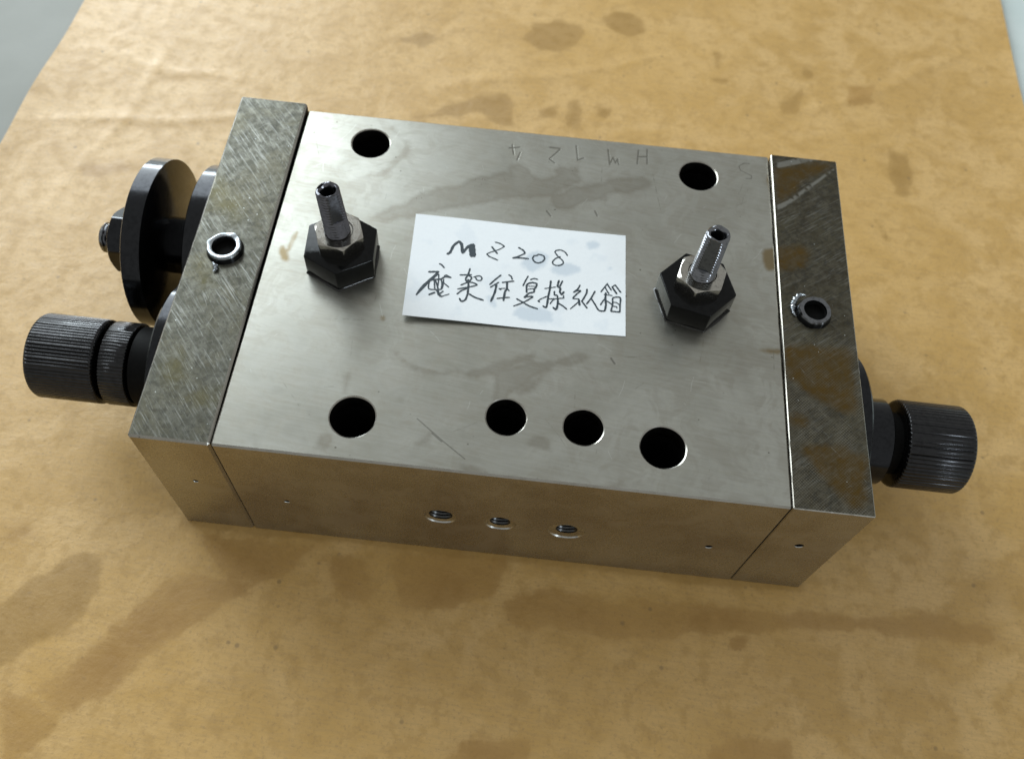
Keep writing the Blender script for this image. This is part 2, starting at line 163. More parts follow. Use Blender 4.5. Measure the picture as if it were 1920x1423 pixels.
"k1":[[[69.2,196.4],[70.2,197.9],[71.2,199.4],[72.0,200.9],[72.6,202.6],[72.8,204.4],[73.7,205.6],[75.4,206.3],[77.1,206.8],[78.9,207.3],[80.5,208.1],[81.9,209.3],[83.2,209.4],[84.4,208.4],[85.7,207.8],[87.2,207.6],[88.7,207.3],[90.1,206.9],[91.0,205.9],[91.4,204.4],[91.5,202.9],[91.3,201.4],[91.0,199.9],[90.5,198.4],[89.9,197.0],[89.0,195.7],[87.8,194.6],[86.3,194.0],[85.1,193.0],[84.2,191.6],[83.1,190.9],[81.8,190.9],[80.6,191.0],[79.3,191.3],[78.0,191.3],[76.7,191.1],[75.5,191.5],[74.5,192.6],[73.4,193.6],[72.2,194.5],[70.9,195.1],[69.4,195.5]],[[99.2,214.3],[100.5,214.6],[101.5,215.4],[102.4,216.7],[103.4,217.4],[104.8,217.6],[106.2,217.6],[107.5,217.5],[108.7,217.1],[109.9,216.6],[111.0,216.0],[112.1,215.3],[113.0,214.4],[113.8,213.3],[114.2,212.1],[114.2,210.6],[114.6,209.4],[115.4,208.3],[115.1,207.4],[113.8,206.6],[112.6,205.7],[111.5,204.6],[110.2,204.2],[108.8,204.3],[107.5,204.4],[106.1,204.6],[104.8,204.9],[103.5,205.4],[102.2,206.3],[101.1,207.5],[100.2,208.8],[99.5,210.2],[99.0,211.7],[98.7,213.3]],[[35.8,150.7],[37.1,151.6],[38.9,152.5],[41.2,153.4],[43.3,154.8],[45.0,156.7],[46.9,158.2],[49.0,159.4],[51.4,160.8],[54.1,162.3],[56.8,163.7],[59.6,164.8],[62.4,166.1],[65.1,167.4],[66.7,167.5],[67.2,166.3],[67.8,165.2],[68.6,164.2],[69.1,162.7],[69.4,160.7],[69.5,158.7],[69.4,156.6],[69.7,154.6],[70.6,152.7],[70.3,151.6],[69.0,151.2],[67.7,151.1],[66.4,151.2],[65.1,151.5],[63.8,151.9],[62.4,152.6],[61.1,153.6],[59.9,154.6],[58.6,155.7],[57.1,156.1],[55.3,155.8],[53.7,155.0],[52.2,153.8],[50.5,153.1],[48.6,153.1],[46.7,152.8],[44.6,152.2],[42.6,151.5],[40.6,150.6],[38.5,150.2],[36.3,150.2]],[[89.2,167.2],[91.0,168.1],[92.3,167.3],[93.0,164.8],[93.3,162.3],[93.2,159.6],[93.3,157.1],[93.6,154.5],[93.0,153.3],[91.6,153.5],[90.2,153.6],[88.8,153.7],[88.1,154.8],[88.0,157.0],[88.0,159.1],[88.3,161.3],[88.4,163.4],[88.3,165.6]],[[79.0,161.4],[80.5,161.7],[81.9,162.2],[83.2,163.0],[83.9,162.7],[84.1,161.4],[84.4,160.2],[84.9,158.9],[84.4,158.0],[83.1,157.5],[81.7,157.2],[80.3,157.1],[79.3,158.1],[78.6,160.1]],[[164.4,178.1],[166.5,179.6],[168.3,181.3],[170.0,183.2],[171.3,185.3],[172.5,187.6],[173.0,187.4],[172.7,184.8],[172.2,182.3],[171.3,179.8],[170.8,177.2],[170.7,174.6],[170.0,173.1],[168.8,172.6],[167.6,172.2],[166.3,171.9],[165.1,171.5],[163.9,171.0],[163.4,171.6],[163.5,173.2],[163.6,174.9],[163.5,176.5]],[[173.8,197.1],[175.5,197.5],[176.7,196.7],[177.4,194.9],[177.1,193.2],[175.6,191.9],[174.4,191.9],[173.5,193.2],[173.1,194.6],[173.0,196.1]],[[202.0,160.6],[203.5,159.8],[205.1,159.3],[206.8,159.0],[207.6,158.2],[207.6,156.9],[207.6,155.5],[207.4,154.1],[207.6,152.8],[208.0,151.5],[208.1,149.8],[207.8,147.8],[207.2,145.8],[206.3,143.9],[205.7,142.0],[205.6,139.9],[204.3,139.1],[202.1,139.4],[200.9,140.6],[200.8,142.6],[200.4,144.5],[199.6,146.4],[199.3,148.3],[199.4,150.3],[199.7,152.1],[200.2,153.7],[200.5,155.3],[200.5,157.0],[200.6,158.6],[201.0,160.2]],[[140.4,200.9],[141.7,201.1],[142.6,200.4],[143.2,198.7],[143.1,197.1],[142.1,195.3],[142.0,193.7],[142.6,192.0],[142.3,191.3],[141.0,191.6],[140.6,192.5],[141.0,194.0],[141.1,195.6],[140.8,197.1],[140.4,198.6],[140.0,200.1]],[[140.2,186.3],[141.7,186.6],[143.1,186.7],[144.6,186.6],[145.3,186.1],[145.3,185.3],[144.6,184.8],[143.1,184.6],[141.6,184.5],[140.1,184.5],[139.4,184.9],[139.5,185.8]],[[157.2,197.2],[159.4,197.8],[160.5,197.5],[160.6,196.5],[159.5,195.8],[157.5,195.3],[156.3,195.6],[156.2,196.5]],[[192.5,127.3],[193.2,126.2],[193.9,125.2],[194.8,124.3],[195.4,123.1],[195.5,121.7],[195.8,120.4],[196.2,119.1],[195.8,118.6],[194.5,119.0],[193.9,120.0],[194.0,121.5],[193.8,122.9],[193.2,124.3],[192.7,125.7],[192.4,127.2]],[[-43.2,-31.2],[-41.9,-30.7],[-41.0,-29.8],[-40.5,-28.5],[-39.6,-27.5],[-38.5,-26.8],[-37.5,-25.4],[-36.5,-23.5],[-35.4,-21.7],[-34.1,-20.1],[-32.5,-18.6],[-30.7,-17.4],[-29.3,-16.2],[-28.4,-15.1],[-27.4,-14.0],[-26.4,-12.8],[-25.2,-12.0],[-23.7,-11.5],[-22.2,-11.1],[-20.6,-10.9],[-19.2,-11.4],[-18.0,-12.7],[-17.5,-14.1],[-17.6,-15.7],[-17.3,-17.2],[-16.6,-18.6],[-16.5,-20.1],[-17.0,-21.8],[-17.3,-23.5],[-17.4,-25.2],[-17.9,-27.0],[-18.8,-28.7],[-20.1,-30.2],[-21.6,-31.3],[-23.2,-32.4],[-24.8,-33.5],[-26.2,-34.4],[-27.5,-35.3],[-28.6,-36.5],[-29.4,-37.9],[-30.6,-38.9],[-32.1,-39.4],[-33.6,-40.4],[-34.9,-41.7],[-36.3,-42.9],[-37.8,-44.0],[-39.1,-43.6],[-40.4,-41.6],[-41.2,-39.3],[-41.4,-36.9],[-42.1,-34.6],[-43.2,-32.5]],[[99.4,165.5],[100.8,165.2],[102.2,165.1],[103.6,165.2],[103.9,164.0],[103.0,161.7],[101.6,160.5],[99.5,160.4],[98.5,161.1],[98.6,162.4],[98.7,163.7],[98.7,165.0]],[[24.3,189.9],[26.0,190.2],[27.5,190.8],[28.9,191.8],[30.3,192.8],[31.8,193.7],[33.4,194.2],[35.3,194.3],[37.0,193.7],[38.4,192.5],[40.1,191.8],[41.8,191.5],[41.8,191.2],[40.0,190.8],[38.3,190.0],[36.8,189.0],[35.5,187.8],[34.4,186.3],[33.0,186.1],[31.4,187.2],[29.6,187.7],[27.6,187.7],[25.8,188.2],[24.2,189.2]],[[-1.2,3],[-1.6,-1.2],[20,-1.9],[45,-1.3],[70,-2.1],[100,-1.4],[130,-2.0],[159.5,-1.5],[160,4],[80,8]]],  # last outline is a painted contact shadow along the block's front edge
"k2":[[[-22.6,-42.9],[-21.0,-41.6],[-19.4,-40.2],[-17.9,-38.8],[-16.4,-37.2],[-15.1,-35.5],[-13.7,-34.0],[-12.1,-32.7],[-11.1,-30.9],[-10.8,-28.6],[-9.9,-26.9],[-8.2,-25.6],[-6.7,-24.2],[-5.6,-22.6],[-4.4,-21.0],[-3.2,-19.4],[-2.2,-17.7],[-1.5,-15.8],[-0.3,-14.8],[1.4,-14.7],[2.9,-14.2],[4.3,-13.3],[6.0,-13.2],[8.0,-13.8],[10.0,-14.0],[12.0,-13.8],[14.0,-13.5],[16.0,-13.1],[17.7,-13.3],[19.0,-14.0],[20.2,-14.9],[21.3,-15.9],[21.0,-16.7],[19.3,-17.4],[17.6,-18.3],[16.0,-19.2],[14.6,-20.5],[13.5,-22.0],[12.2,-23.5],[10.8,-24.8],[9.4,-26.0],[7.8,-27.1],[6.4,-28.4],[5.3,-29.9],[4.3,-31.5],[3.6,-33.0],[2.2,-33.9],[0.4,-34.1],[-1.0,-35.0],[-1.9,-36.4],[-2.7,-37.8],[-3.4,-39.1],[-4.0,-40.4],[-4.5,-41.8],[-5.3,-43.1],[-6.3,-44.2],[-7.7,-45.1],[-9.5,-45.8],[-11.2,-46.9],[-12.7,-48.4],[-14.4,-49.2],[-16.5,-49.4],[-18.0,-49.0],[-18.9,-48.0],[-19.8,-46.9],[-20.6,-45.8],[-21.6,-44.8],[-22.8,-44.0]],[[189.7,190.5],[191.5,190.8],[193.3,190.9],[195.1,190.8],[196.9,191.3],[198.5,192.3],[199.2,192.0],[199.0,190.3],[198.7,188.7],[198.4,187.0],[198.4,185.3],[198.6,183.6],[197.9,182.4],[196.3,181.7],[194.6,181.2],[192.9,181.0],[191.2,181.0],[189.4,181.1],[188.5,182.0],[188.6,183.5],[188.9,185.0],[189.5,186.5],[189.6,188.0],[189.1,189.5]],[[7.5,-3.1],[12.5,-3.4],[17.5,-3.4],[22.5,-3.4],[27.5,-3.1],[32.5,-2.7],[34.4,-3.0],[33.1,-4.1],[32.0,-5.3],[31.0,-6.6],[30.2,-8.0],[29.5,-9.5],[28.6,-10.8],[27.6,-12.0],[26.2,-12.6],[24.5,-12.7],[23.1,-13.4],[22.1,-14.5],[20.8,-14.8],[19.3,-14.1],[17.7,-13.7],[16.0,-13.8],[14.4,-13.4],[12.7,-12.7],[11.3,-11.7],[10.1,-10.3],[9.1,-9.1],[8.3,-8.0],[7.3,-7.1],[6.2,-6.2],[5.5,-5.1],[5.2,-3.7]],[[36.1,-6.0],[38.2,-6.0],[40.3,-5.6],[42.4,-4.9],[44.6,-4.7],[46.7,-5.1],[48.1,-6.1],[48.7,-7.7],[49.3,-9.4],[49.8,-11.0],[50.2,-12.7],[50.2,-14.4],[49.3,-15.4],[47.5,-15.7],[45.6,-15.8],[43.8,-15.6],[42.2,-14.7],[40.9,-13.1],[39.8,-11.4],[38.9,-9.4],[37.6,-7.9],[35.9,-6.6]],[[55.9,-1.9],[59.6,-2.2],[63.2,-1.9],[66.9,-1.0],[70.5,-0.7],[74.2,-1.2],[76.6,-1.2],[77.9,-0.9],[79.2,-0.8],[80.5,-0.9],[81.7,-1.1],[83.0,-1.6],[83.2,-2.6],[82.5,-4.0],[82.1,-5.5],[81.9,-7.0],[81.5,-8.5],[80.8,-9.9],[79.4,-11.2],[77.4,-12.3],[75.3,-13.2],[73.1,-13.8],[70.9,-14.5],[68.7,-15.1],[66.8,-15.6],[65.2,-16.1],[63.5,-16.2],[61.8,-15.9],[60.2,-15.8],[58.5,-15.9],[57.3,-14.7],[56.5,-12.4],[55.8,-10.1],[55.2,-7.7],[54.6,-5.3],[54.3,-2.9]],[[83.2,-11.7],[84.6,-11.4],[85.8,-10.7],[86.9,-9.6],[88.2,-9.0],[89.7,-8.9],[92.6,-8.6],[97.1,-7.9],[101.6,-8.2],[106.2,-9.3],[110.7,-9.5],[115.2,-8.9],[120.2,-8.2],[125.8,-7.4],[131.5,-7.0],[137.1,-6.8],[142.8,-6.9],[148.5,-7.4],[154.2,-7.2],[159.9,-6.3],[165.7,-6.0],[171.5,-6.2],[177.3,-5.7],[183.0,-4.5],[187.5,-3.7],[190.9,-3.2],[194.3,-3.6],[197.7,-4.7],[201.1,-5.0],[204.5,-4.6],[206.7,-5.3],[207.8,-7.2],[206.9,-8.7],[204.2,-9.6],[201.5,-10.0],[198.7,-9.9],[195.9,-9.9],[193.1,-10.0],[188.9,-9.8],[183.2,-9.4],[177.6,-9.3],[172.0,-9.6],[166.3,-10.1],[160.7,-10.7],[155.7,-11.4],[151.2,-12.3],[146.7,-13.1],[142.2,-13.7],[137.7,-14.3],[133.2,-14.9],[129.0,-15.6],[125.3,-16.5],[121.6,-17.2],[117.9,-18.0],[114.1,-18.4],[110.2,-18.3],[106.6,-18.1],[103.3,-17.8],[100.0,-17.5],[96.7,-17.3],[93.4,-17.5],[90.1,-18.2],[87.8,-18.4],[86.5,-18.1],[85.3,-17.6],[84.2,-16.8],[83.4,-15.2],[82.8,-13.0]],[[72.4,-51.4],[73.5,-50.3],[74.2,-49.1],[74.7,-47.7],[75.6,-46.6],[76.9,-45.7],[78.4,-45.1],[80.0,-44.8],[81.9,-44.8],[84.0,-45.1],[86.0,-44.7],[88.0,-43.6],[90.0,-43.1],[92.1,-43.3],[93.1,-44.2],[92.8,-45.9],[92.4,-47.6],[91.7,-49.1],[89.7,-50.3],[86.5,-51.1],[83.3,-51.5],[80.0,-51.4],[76.8,-51.5],[73.5,-51.8]],[[137.2,-39.2],[140.1,-38.2],[143.1,-37.9],[146.2,-38.3],[149.2,-38.0],[152.1,-37.1],[153.8,-37.6],[154.1,-39.3],[154.3,-41.0],[154.4,-42.7],[152.6,-43.7],[149.0,-43.8],[145.5,-44.4],[142.0,-45.5],[138.5,-45.9],[134.9,-45.8],[133.3,-44.9],[133.8,-43.3],[134.4,-41.8],[135.3,-40.4]],[[139.6,-14.2],[140.9,-14.1],[142.3,-14.0],[143.6,-13.9],[144.4,-14.6],[144.7,-16.2],[143.8,-17.1],[141.8,-17.3],[140.3,-16.6],[139.4,-15.1]],[[-30.3,-45.0],[-29.0,-45.1],[-27.7,-45.4],[-26.5,-45.9],[-25.2,-46.0],[-23.9,-45.6],[-22.7,-46.2],[-21.4,-47.7],[-19.8,-48.6],[-17.8,-49.0],[-16.1,-49.7],[-14.6,-50.8],[-14.3,-51.8],[-15.2,-52.7],[-16.0,-53.6],[-16.6,-54.8],[-17.6,-55.6],[-18.7,-56.2],[-19.9,-57.2],[-21.2,-58.5],[-22.5,-59.7],[-23.9,-60.9],[-24.9,-60.0],[-25.5,-57.1],[-26.5,-54.3],[-27.8,-51.7],[-29.1,-49.0],[-30.3,-46.3]],[[91.4,-7.4],[93.7,-7.1],[95.9,-7.2],[98.2,-7.6],[100.4,-7.9],[102.7,-8.0],[105.3,-8.4],[108.2,-9.1],[111.2,-8.9],[114.1,-7.8],[117.1,-7.5],[120.0,-8.0],[120.1,-8.7],[117.2,-9.6],[114.3,-9.9],[111.2,-9.5],[108.2,-9.8],[105.4,-10.9],[102.8,-11.4],[100.3,-11.4],[97.8,-11.2],[95.4,-11.0],[92.9,-10.9],[90.4,-11.0],[89.5,-10.1],[90.0,-8.4]],[[-66.4,113.8],[-64.1,114.9],[-61.8,115.6],[-59.2,115.7],[-56.8,116.2],[-54.5,117.2],[-52.9,117.1],[-51.8,116.0],[-50.7,115.0],[-49.4,114.2],[-49.9,113.4],[-52.2,112.7],[-54.5,111.7],[-56.7,110.4],[-59.0,109.6],[-61.5,109.5],[-63.3,110.0],[-64.3,111.2],[-65.4,112.2],[-66.8,112.9]],[[-42.9,-8.3],[-41.7,-7.6],[-40.6,-6.8],[-39.7,-5.7],[-38.7,-5.9],[-37.6,-7.1],[-37.5,-8.2],[-38.5,-9.1],[-39.5,-10.0],[-40.6,-10.7],[-41.8,-10.5],[-42.9,-9.2]]]}
NOTE_C = [[51.08, 67.78], [103.32, 67.97], [104.19, 38.33], [52.55, 36.69]]
NOTE_UV = [51.08, 103.32, 38.33, 67.97]

H = 48.76            # top of the block above the table
PAPER_Z = 0.0


# ------------------------------------------------------------------ node helpers
class NT:
    def __init__(s, name):
        s.m = bpy.data.materials.new(name)
        s.m.use_nodes = True
        s.t = s.m.node_tree
        s.bsdf = s.t.nodes["Principled BSDF"]
        g = s.t.nodes.new("ShaderNodeNewGeometry")
        vm = s.t.nodes.new("ShaderNodeVectorMath")
        vm.operation = 'SCALE'
        vm.inputs[3].default_value = 1000.0
        s.t.links.new(g.outputs["Position"], vm.inputs[0])
        s.pos = vm.outputs[0]

    def link(s, a, b):
        if hasattr(a, 'is_output') or hasattr(a, 'links'):
            s.t.links.new(a, b)
        else:
            b.default_value = a

    def mapped(s, scale=(1, 1, 1), rot=(0, 0, 0)):
        q = s.t.nodes.new("ShaderNodeMapping")
        s.t.links.new(s.pos, q.inputs[0])
        q.inputs["Rotation"].default_value = rot
        n = s.t.nodes.new("ShaderNodeMapping")
        s.t.links.new(q.outputs[0], n.inputs[0])
        n.inputs["Scale"].default_value = scale
        return n.outputs[0]

    def noise(s, scale, detail=4, rough=0.55, vec=None, dist=0.0):
        n = s.t.nodes.new("ShaderNodeTexNoise")
        s.t.links.new(vec or s.pos, n.inputs["Vector"])
        n.inputs["Scale"].default_value = scale
        n.inputs["Detail"].default_value = detail
        n.inputs["Roughness"].default_value = rough
        n.inputs["Distortion"].default_value = dist
        return n.outputs["Fac"]

    def voronoi(s, scale, vec=None, feature='F1'):
        n = s.t.nodes.new("ShaderNodeTexVoronoi")
        n.feature = feature
        s.t.links.new(vec or s.pos, n.inputs["Vector"])
        n.inputs["Scale"].default_value = scale
        return n.outputs["Distance"]

    def wave(s, scale, vec, dist=0.0):
        n = s.t.nodes.new("ShaderNodeTexWave")
        s.t.links.new(vec, n.inputs["Vector"])
        n.inputs["Scale"].default_value = scale
        n.inputs["Distortion"].default_value = dist
        n.inputs["Detail"].default_value = 2
        return n.outputs["Fac"]

    def ramp(s, v, a, b, lo=0.0, hi=1.0, smooth=True):
        n = s.t.nodes.new("ShaderNodeMapRange")
        n.interpolation_type = 'SMOOTHSTEP' if smooth else 'LINEAR'
        s.link(v, n.inputs[0])
        for i, x in enumerate((a, b, lo, hi)):
            n.inputs[i + 1].default_value = x
        return n.outputs[0]

    def math(s, op, a, b=0.0):
        n = s.t.nodes.new("ShaderNodeMath")
        n.operation = op
        s.link(a, n.inputs[0])
        s.link(b, n.inputs[1])
        return n.outputs[0]

    def mix(s, f, a, b, mode='MIX'):
        n = s.t.nodes.new("ShaderNodeMix")
        n.data_type = 'RGBA'
        n.blend_type = mode
        s.link(f, n.inputs[0])
        for v, i in ((a, 6), (b, 7)):
            if isinstance(v, tuple):
                n.inputs[i].default_value = (*v, 1)
            else:
                s.t.links.new(v, n.inputs[i])
        return n.outputs[2]

    def attr(s, name):
        n = s.t.nodes.new("ShaderNodeAttribute")
        n.attribute_name = name
        return n.outputs["Fac"]

    def bump(s, h, strength=0.3, dist=0.1):
        n = s.t.nodes.new("ShaderNodeBump")
        n.inputs["Strength"].default_value = strength
        n.inputs["Distance"].default_value = dist * MM
        s.link(h, n.inputs["Height"])
        s.t.links.new(n.outputs[0], s.bsdf.inputs["Normal"])

    def done(s, col, rough, metal=0.0, spec=None, coat=None, coat_r=0.1):
        b = s.bsdf.inputs
        if isinstance(col, tuple):
            b["Base Color"].default_value = (*col, 1)
        else:
            s.t.links.new(col, b["Base Color"])
        s.link(rough, b["Roughness"])
        s.link(metal, b["Metallic"])
        if spec is not None:
            s.link(spec, b["Specular IOR Level"])
        if coat is not None:
            s.link(coat, b["Coat Weight"])
            b["Coat Roughness"].default_value = coat_r
        return s.m


def mat_ground_steel():
    n = NT("ground_steel")
    warp = n.math('MULTIPLY', n.math('SUBTRACT', n.noise(0.5, 3), 0.5), 2.2)
    big = n.noise(0.035, 5, 0.6, dist=0.8)
    mid = n.noise(0.13, 4, 0.6, dist=1.5)
    fine = n.noise(0.8, 2, 0.5)
    grain = n.noise(0.9, 3, 0.7, vec=n.mapped((0.12, 1.6, 1), (0, 0, 0.12)))
    c = n.mix(n.ramp(big, 0.35, 0.65), (0.375, 0.37, 0.32), (0.47, 0.47, 0.42))
    c = n.mix(n.ramp(mid, 0.44, 0.62, 0, 0.5), c, (0.32, 0.30, 0.25))
    c = n.mix(n.ramp(fine, 0.3, 0.7, 0, 0.18), c, (0.34, 0.34, 0.32))
    c = n.mix(n.ramp(grain, 0.35, 0.65, 0, 0.14), c, (0.62, 0.63, 0.62))
    film = n.math('ADD', n.attr('film'), n.math('MULTIPLY', n.math('SUBTRACT', n.noise(0.22, 4, 0.6), 0.5), 4.0))
    fill = n.ramp(film, -0.9, 1.1)
    ring = n.math('MULTIPLY', fill, n.ramp(film, 0.3, 1.6, 1.0, 0.6))
    c = n.mix(n.math('MULTIPLY', ring, 0.55), c, (0.25, 0.225, 0.18))
    amb = n.math('ADD', n.attr('amber'), n.math('MULTIPLY', warp, 0.35))
    c = n.mix(n.ramp(amb, -0.7, 0.6, 0, 0.75), c, (0.20, 0.13, 0.035))
    hair = n.ramp(n.attr('hair'), 0.03, 0.16, 1.0, 0.0)
    c = n.mix(n.math('MULTIPLY', hair, n.ramp(n.noise(0.6, 3), 0.42, 0.62, 0.0, 0.55)), c, (0.20, 0.19, 0.15))
    dark = n.ramp(n.attr('scratch'), 0.05, 0.22, 1.0, 0.0)
    c = n.mix(n.math('MULTIPLY', dark, 0.55), c, (0.10, 0.095, 0.08))
    c = n.mix(n.ramp(n.attr('pale_scratch'), 0.0, 0.12, 0.4, 0.0), c, (0.72, 0.74, 0.72))
    pit = n.math('MULTIPLY', n.ramp(n.voronoi(0.28), 0.03, 0.09, 1, 0), n.ramp(n.noise(0.05, 2), 0.52, 0.56))
    c = n.mix(n.math('MULTIPLY', pit, 0.7), c, (0.10, 0.09, 0.07))
    r = n.math('ADD', n.ramp(mid, 0.3, 0.7, 0.27, 0.33), n.math('MULTIPLY', fine, 0.06))
    r = n.math('SUBTRACT', r, n.math('MULTIPLY', fill, 0.02))
    n.bump(n.math('ADD', n.math('MULTIPLY', grain, 0.6), n.math('MULTIPLY', fine, 0.3)), 0.10, 0.02)
    return n.done(c, r, 0.95)


def mat_side_steel():
    n = NT("side_steel")
    big = n.noise(0.05, 4, 0.6)
    fine = n.noise(1.5, 4, 0.7)
    grain = n.noise(1.2, 3, 0.7, vec=n.mapped((0.1, 1, 2.5)))
    wear = n.noise(0.11, 5, 0.65, dist=1.0)
    c = n.mix(n.ramp(big, 0.35, 0.7), (0.40, 0.385, 0.345), (0.33, 0.31, 0.27))
    c = n.mix(n.ramp(fine, 0.35, 0.7, 0, 0.35), c, (0.24, 0.22, 0.19))
    c = n.mix(n.ramp(wear, 0.42, 0.68, 0, 0.45), c, (0.44, 0.43, 0.40))
    c = n.mix(n.ramp(grain, 0.60, 0.74, 0, 0.35), c, (0.42, 0.40, 0.37))
    pit = n.math('MULTIPLY', n.ramp(n.voronoi(0.33), 0.03, 0.10, 1, 0), n.ramp(n.noise(0.07, 2), 0.50, 0.56))
    c = n.mix(n.math('MULTIPLY', pit, 0.8), c, (0.05, 0.04, 0.03))
    n.bump(n.math('ADD', grain, n.math('MULTIPLY', fine, 0.4)), 0.12, 0.02)
    return n.done(c, n.math('ADD', n.ramp(fine, 0.3, 0.7, 0.20, 0.30), n.ramp(wear, 0.35, 0.70, 0, 0.08)), 0.95)


def mat_plate(name, angle, cross, dark=1.0):
    n = NT(name)
    big = n.noise(0.07, 4, 0.6, dist=0.6)
    mid = n.noise(0.42, 4, 0.66, dist=0.2)
    fine = n.noise(2.2, 4, 0.7)
    s1 = n.noise(1.0, 3, 0.75, vec=n.mapped((2.2, 0.12, 1), (0, 0, angle)))
    c = n.mix(n.ramp(mid, 0.34, 0.68), tuple(v * dark for v in ((0.085, 0.072, 0.045) if cross else (0.088, 0.086, 0.066))), tuple(v * dark for v in ((0.165, 0.150, 0.110) if cross else (0.165, 0.163, 0.135))))
    c = n.mix(n.ramp(big, 0.45, 0.62, 0, 0.5), c, (0.105, 0.095, 0.06))
    blot = n.noise(0.75, 4, 0.62)
    c = n.mix(n.ramp(blot, 0.48, 0.66, 0, 0.65), c, (0.045, 0.043, 0.034))
    c = n.mix(n.ramp(fine, 0.45, 0.68, 0, 0.5), c, (0.06, 0.06, 0.055))
    c = n.mix(n.math('MULTIPLY', n.ramp(s1, 0.50, 0.68, 0, 0.30 if cross else 0.48), n.ramp(n.noise(0.06, 2), 0.4, 0.6, 0.35, 1.0)), c, (0.36, 0.37, 0.35))
    h = n.math('ADD', s1, n.math('MULTIPLY', fine, 0.8))
    if cross:
        w = n.wave(0.62, n.mapped((1, 1, 1), (0, 0, 0.75)), 0.6)
        w2 = n.wave(0.62, n.mapped((1, 1, 1), (0, 0, -0.75)), 0.6)
        sp = n.t.nodes.new("ShaderNodeSeparateXYZ")
        n.t.links.new(n.pos, sp.inputs[0])
        ww = n.math('MULTIPLY', n.math('MULTIPLY', w, w2), n.math('MULTIPLY', n.ramp(sp.outputs[1], 52.0, 36.0, 0.0, 1.0), n.ramp(n.noise(0.2, 3), 0.35, 0.6, 0.25, 1.0)))
        c = n.mix(n.math('MULTIPLY', ww, 0.45), c, (0.36, 0.34, 0.28))
        h = n.math('ADD', h, ww)
    warp = n.math('MULTIPLY', n.math('SUBTRACT', n.noise(0.6, 3), 0.5), 2.0)
    amb = n.math('ADD', n.attr('amber'), warp)
    c = n.mix(n.math('MULTIPLY', n.ramp(amb, -1.2, 1.4), n.ramp(mid, 0.2, 0.7, 0.9 if cross else 0.55, 0.45 if cross else 0.15)), c, (0.115, 0.066, 0.010) if cross else (0.095, 0.080, 0.022))
    c = n.mix(n.ramp(n.attr('streak'), -0.2, 0.3, 0, 0.55), c, (0.36, 0.36, 0.33))
    c = n.mix(n.math('MULTIPLY', n.ramp(n.attr('hair'), 0.0, 0.13, 1.0, 0.0), n.ramp(n.noise(0.5, 3), 0.42, 0.66, 0.05, 0.42)), c, (0.34, 0.35, 0.32))
    dots = n.math('MULTIPLY', n.ramp(n.voronoi(0.45), 0.02, 0.07, 1, 0), n.ramp(n.noise(0.1, 2), 0.5, 0.55))
    c = n.mix(dots, c, (0.75, 0.8, 0.8))
    n.bump(h, 0.35, 0.05)
    return n.done(c, n.ramp(mid, 0.3, 0.7, 0.44, 0.32), 0.85)


def mat_black(name, base=(0.035, 0.038, 0.045), r0=0.26, r1=0.42, metal=0.75):
    n = NT(name)
    f = n.noise(0.9, 4, 0.65)
    g = n.noise(4.0, 3, 0.7)
    c = n.mix(n.ramp(f, 0.4, 0.7, 0, 0.6), base, tuple(v * 0.5 for v in base))
    c = n.mix(n.ramp(g, 0.58, 0.75, 0, 0.2), c, tuple(min(1, v * 2) for v in base))
    n.bump(n.math('ADD', f, n.math('MULTIPLY', g, 0.4)), 0.12, 0.02)
    return n.done(c, n.ramp(f, 0.3, 0.7, r0, r1), metal)


def mat_bright(name, col, r0, r1):
    n = NT(name)
    f = n.noise(1.3, 4, 0.65)
    g = n.noise(5.0, 2, 0.6)
    c = n.mix(n.ramp(f, 0.45, 0.7, 0, 0.6), col, tuple(v * 0.45 for v in col))
    n.bump(n.math('ADD', n.noise(0.5, 2), n.math('MULTIPLY', g, 0.15)), 0.12, 0.03)
    return n.done(c, n.ramp(f, 0.3, 0.7, r0, r1), 1.0)


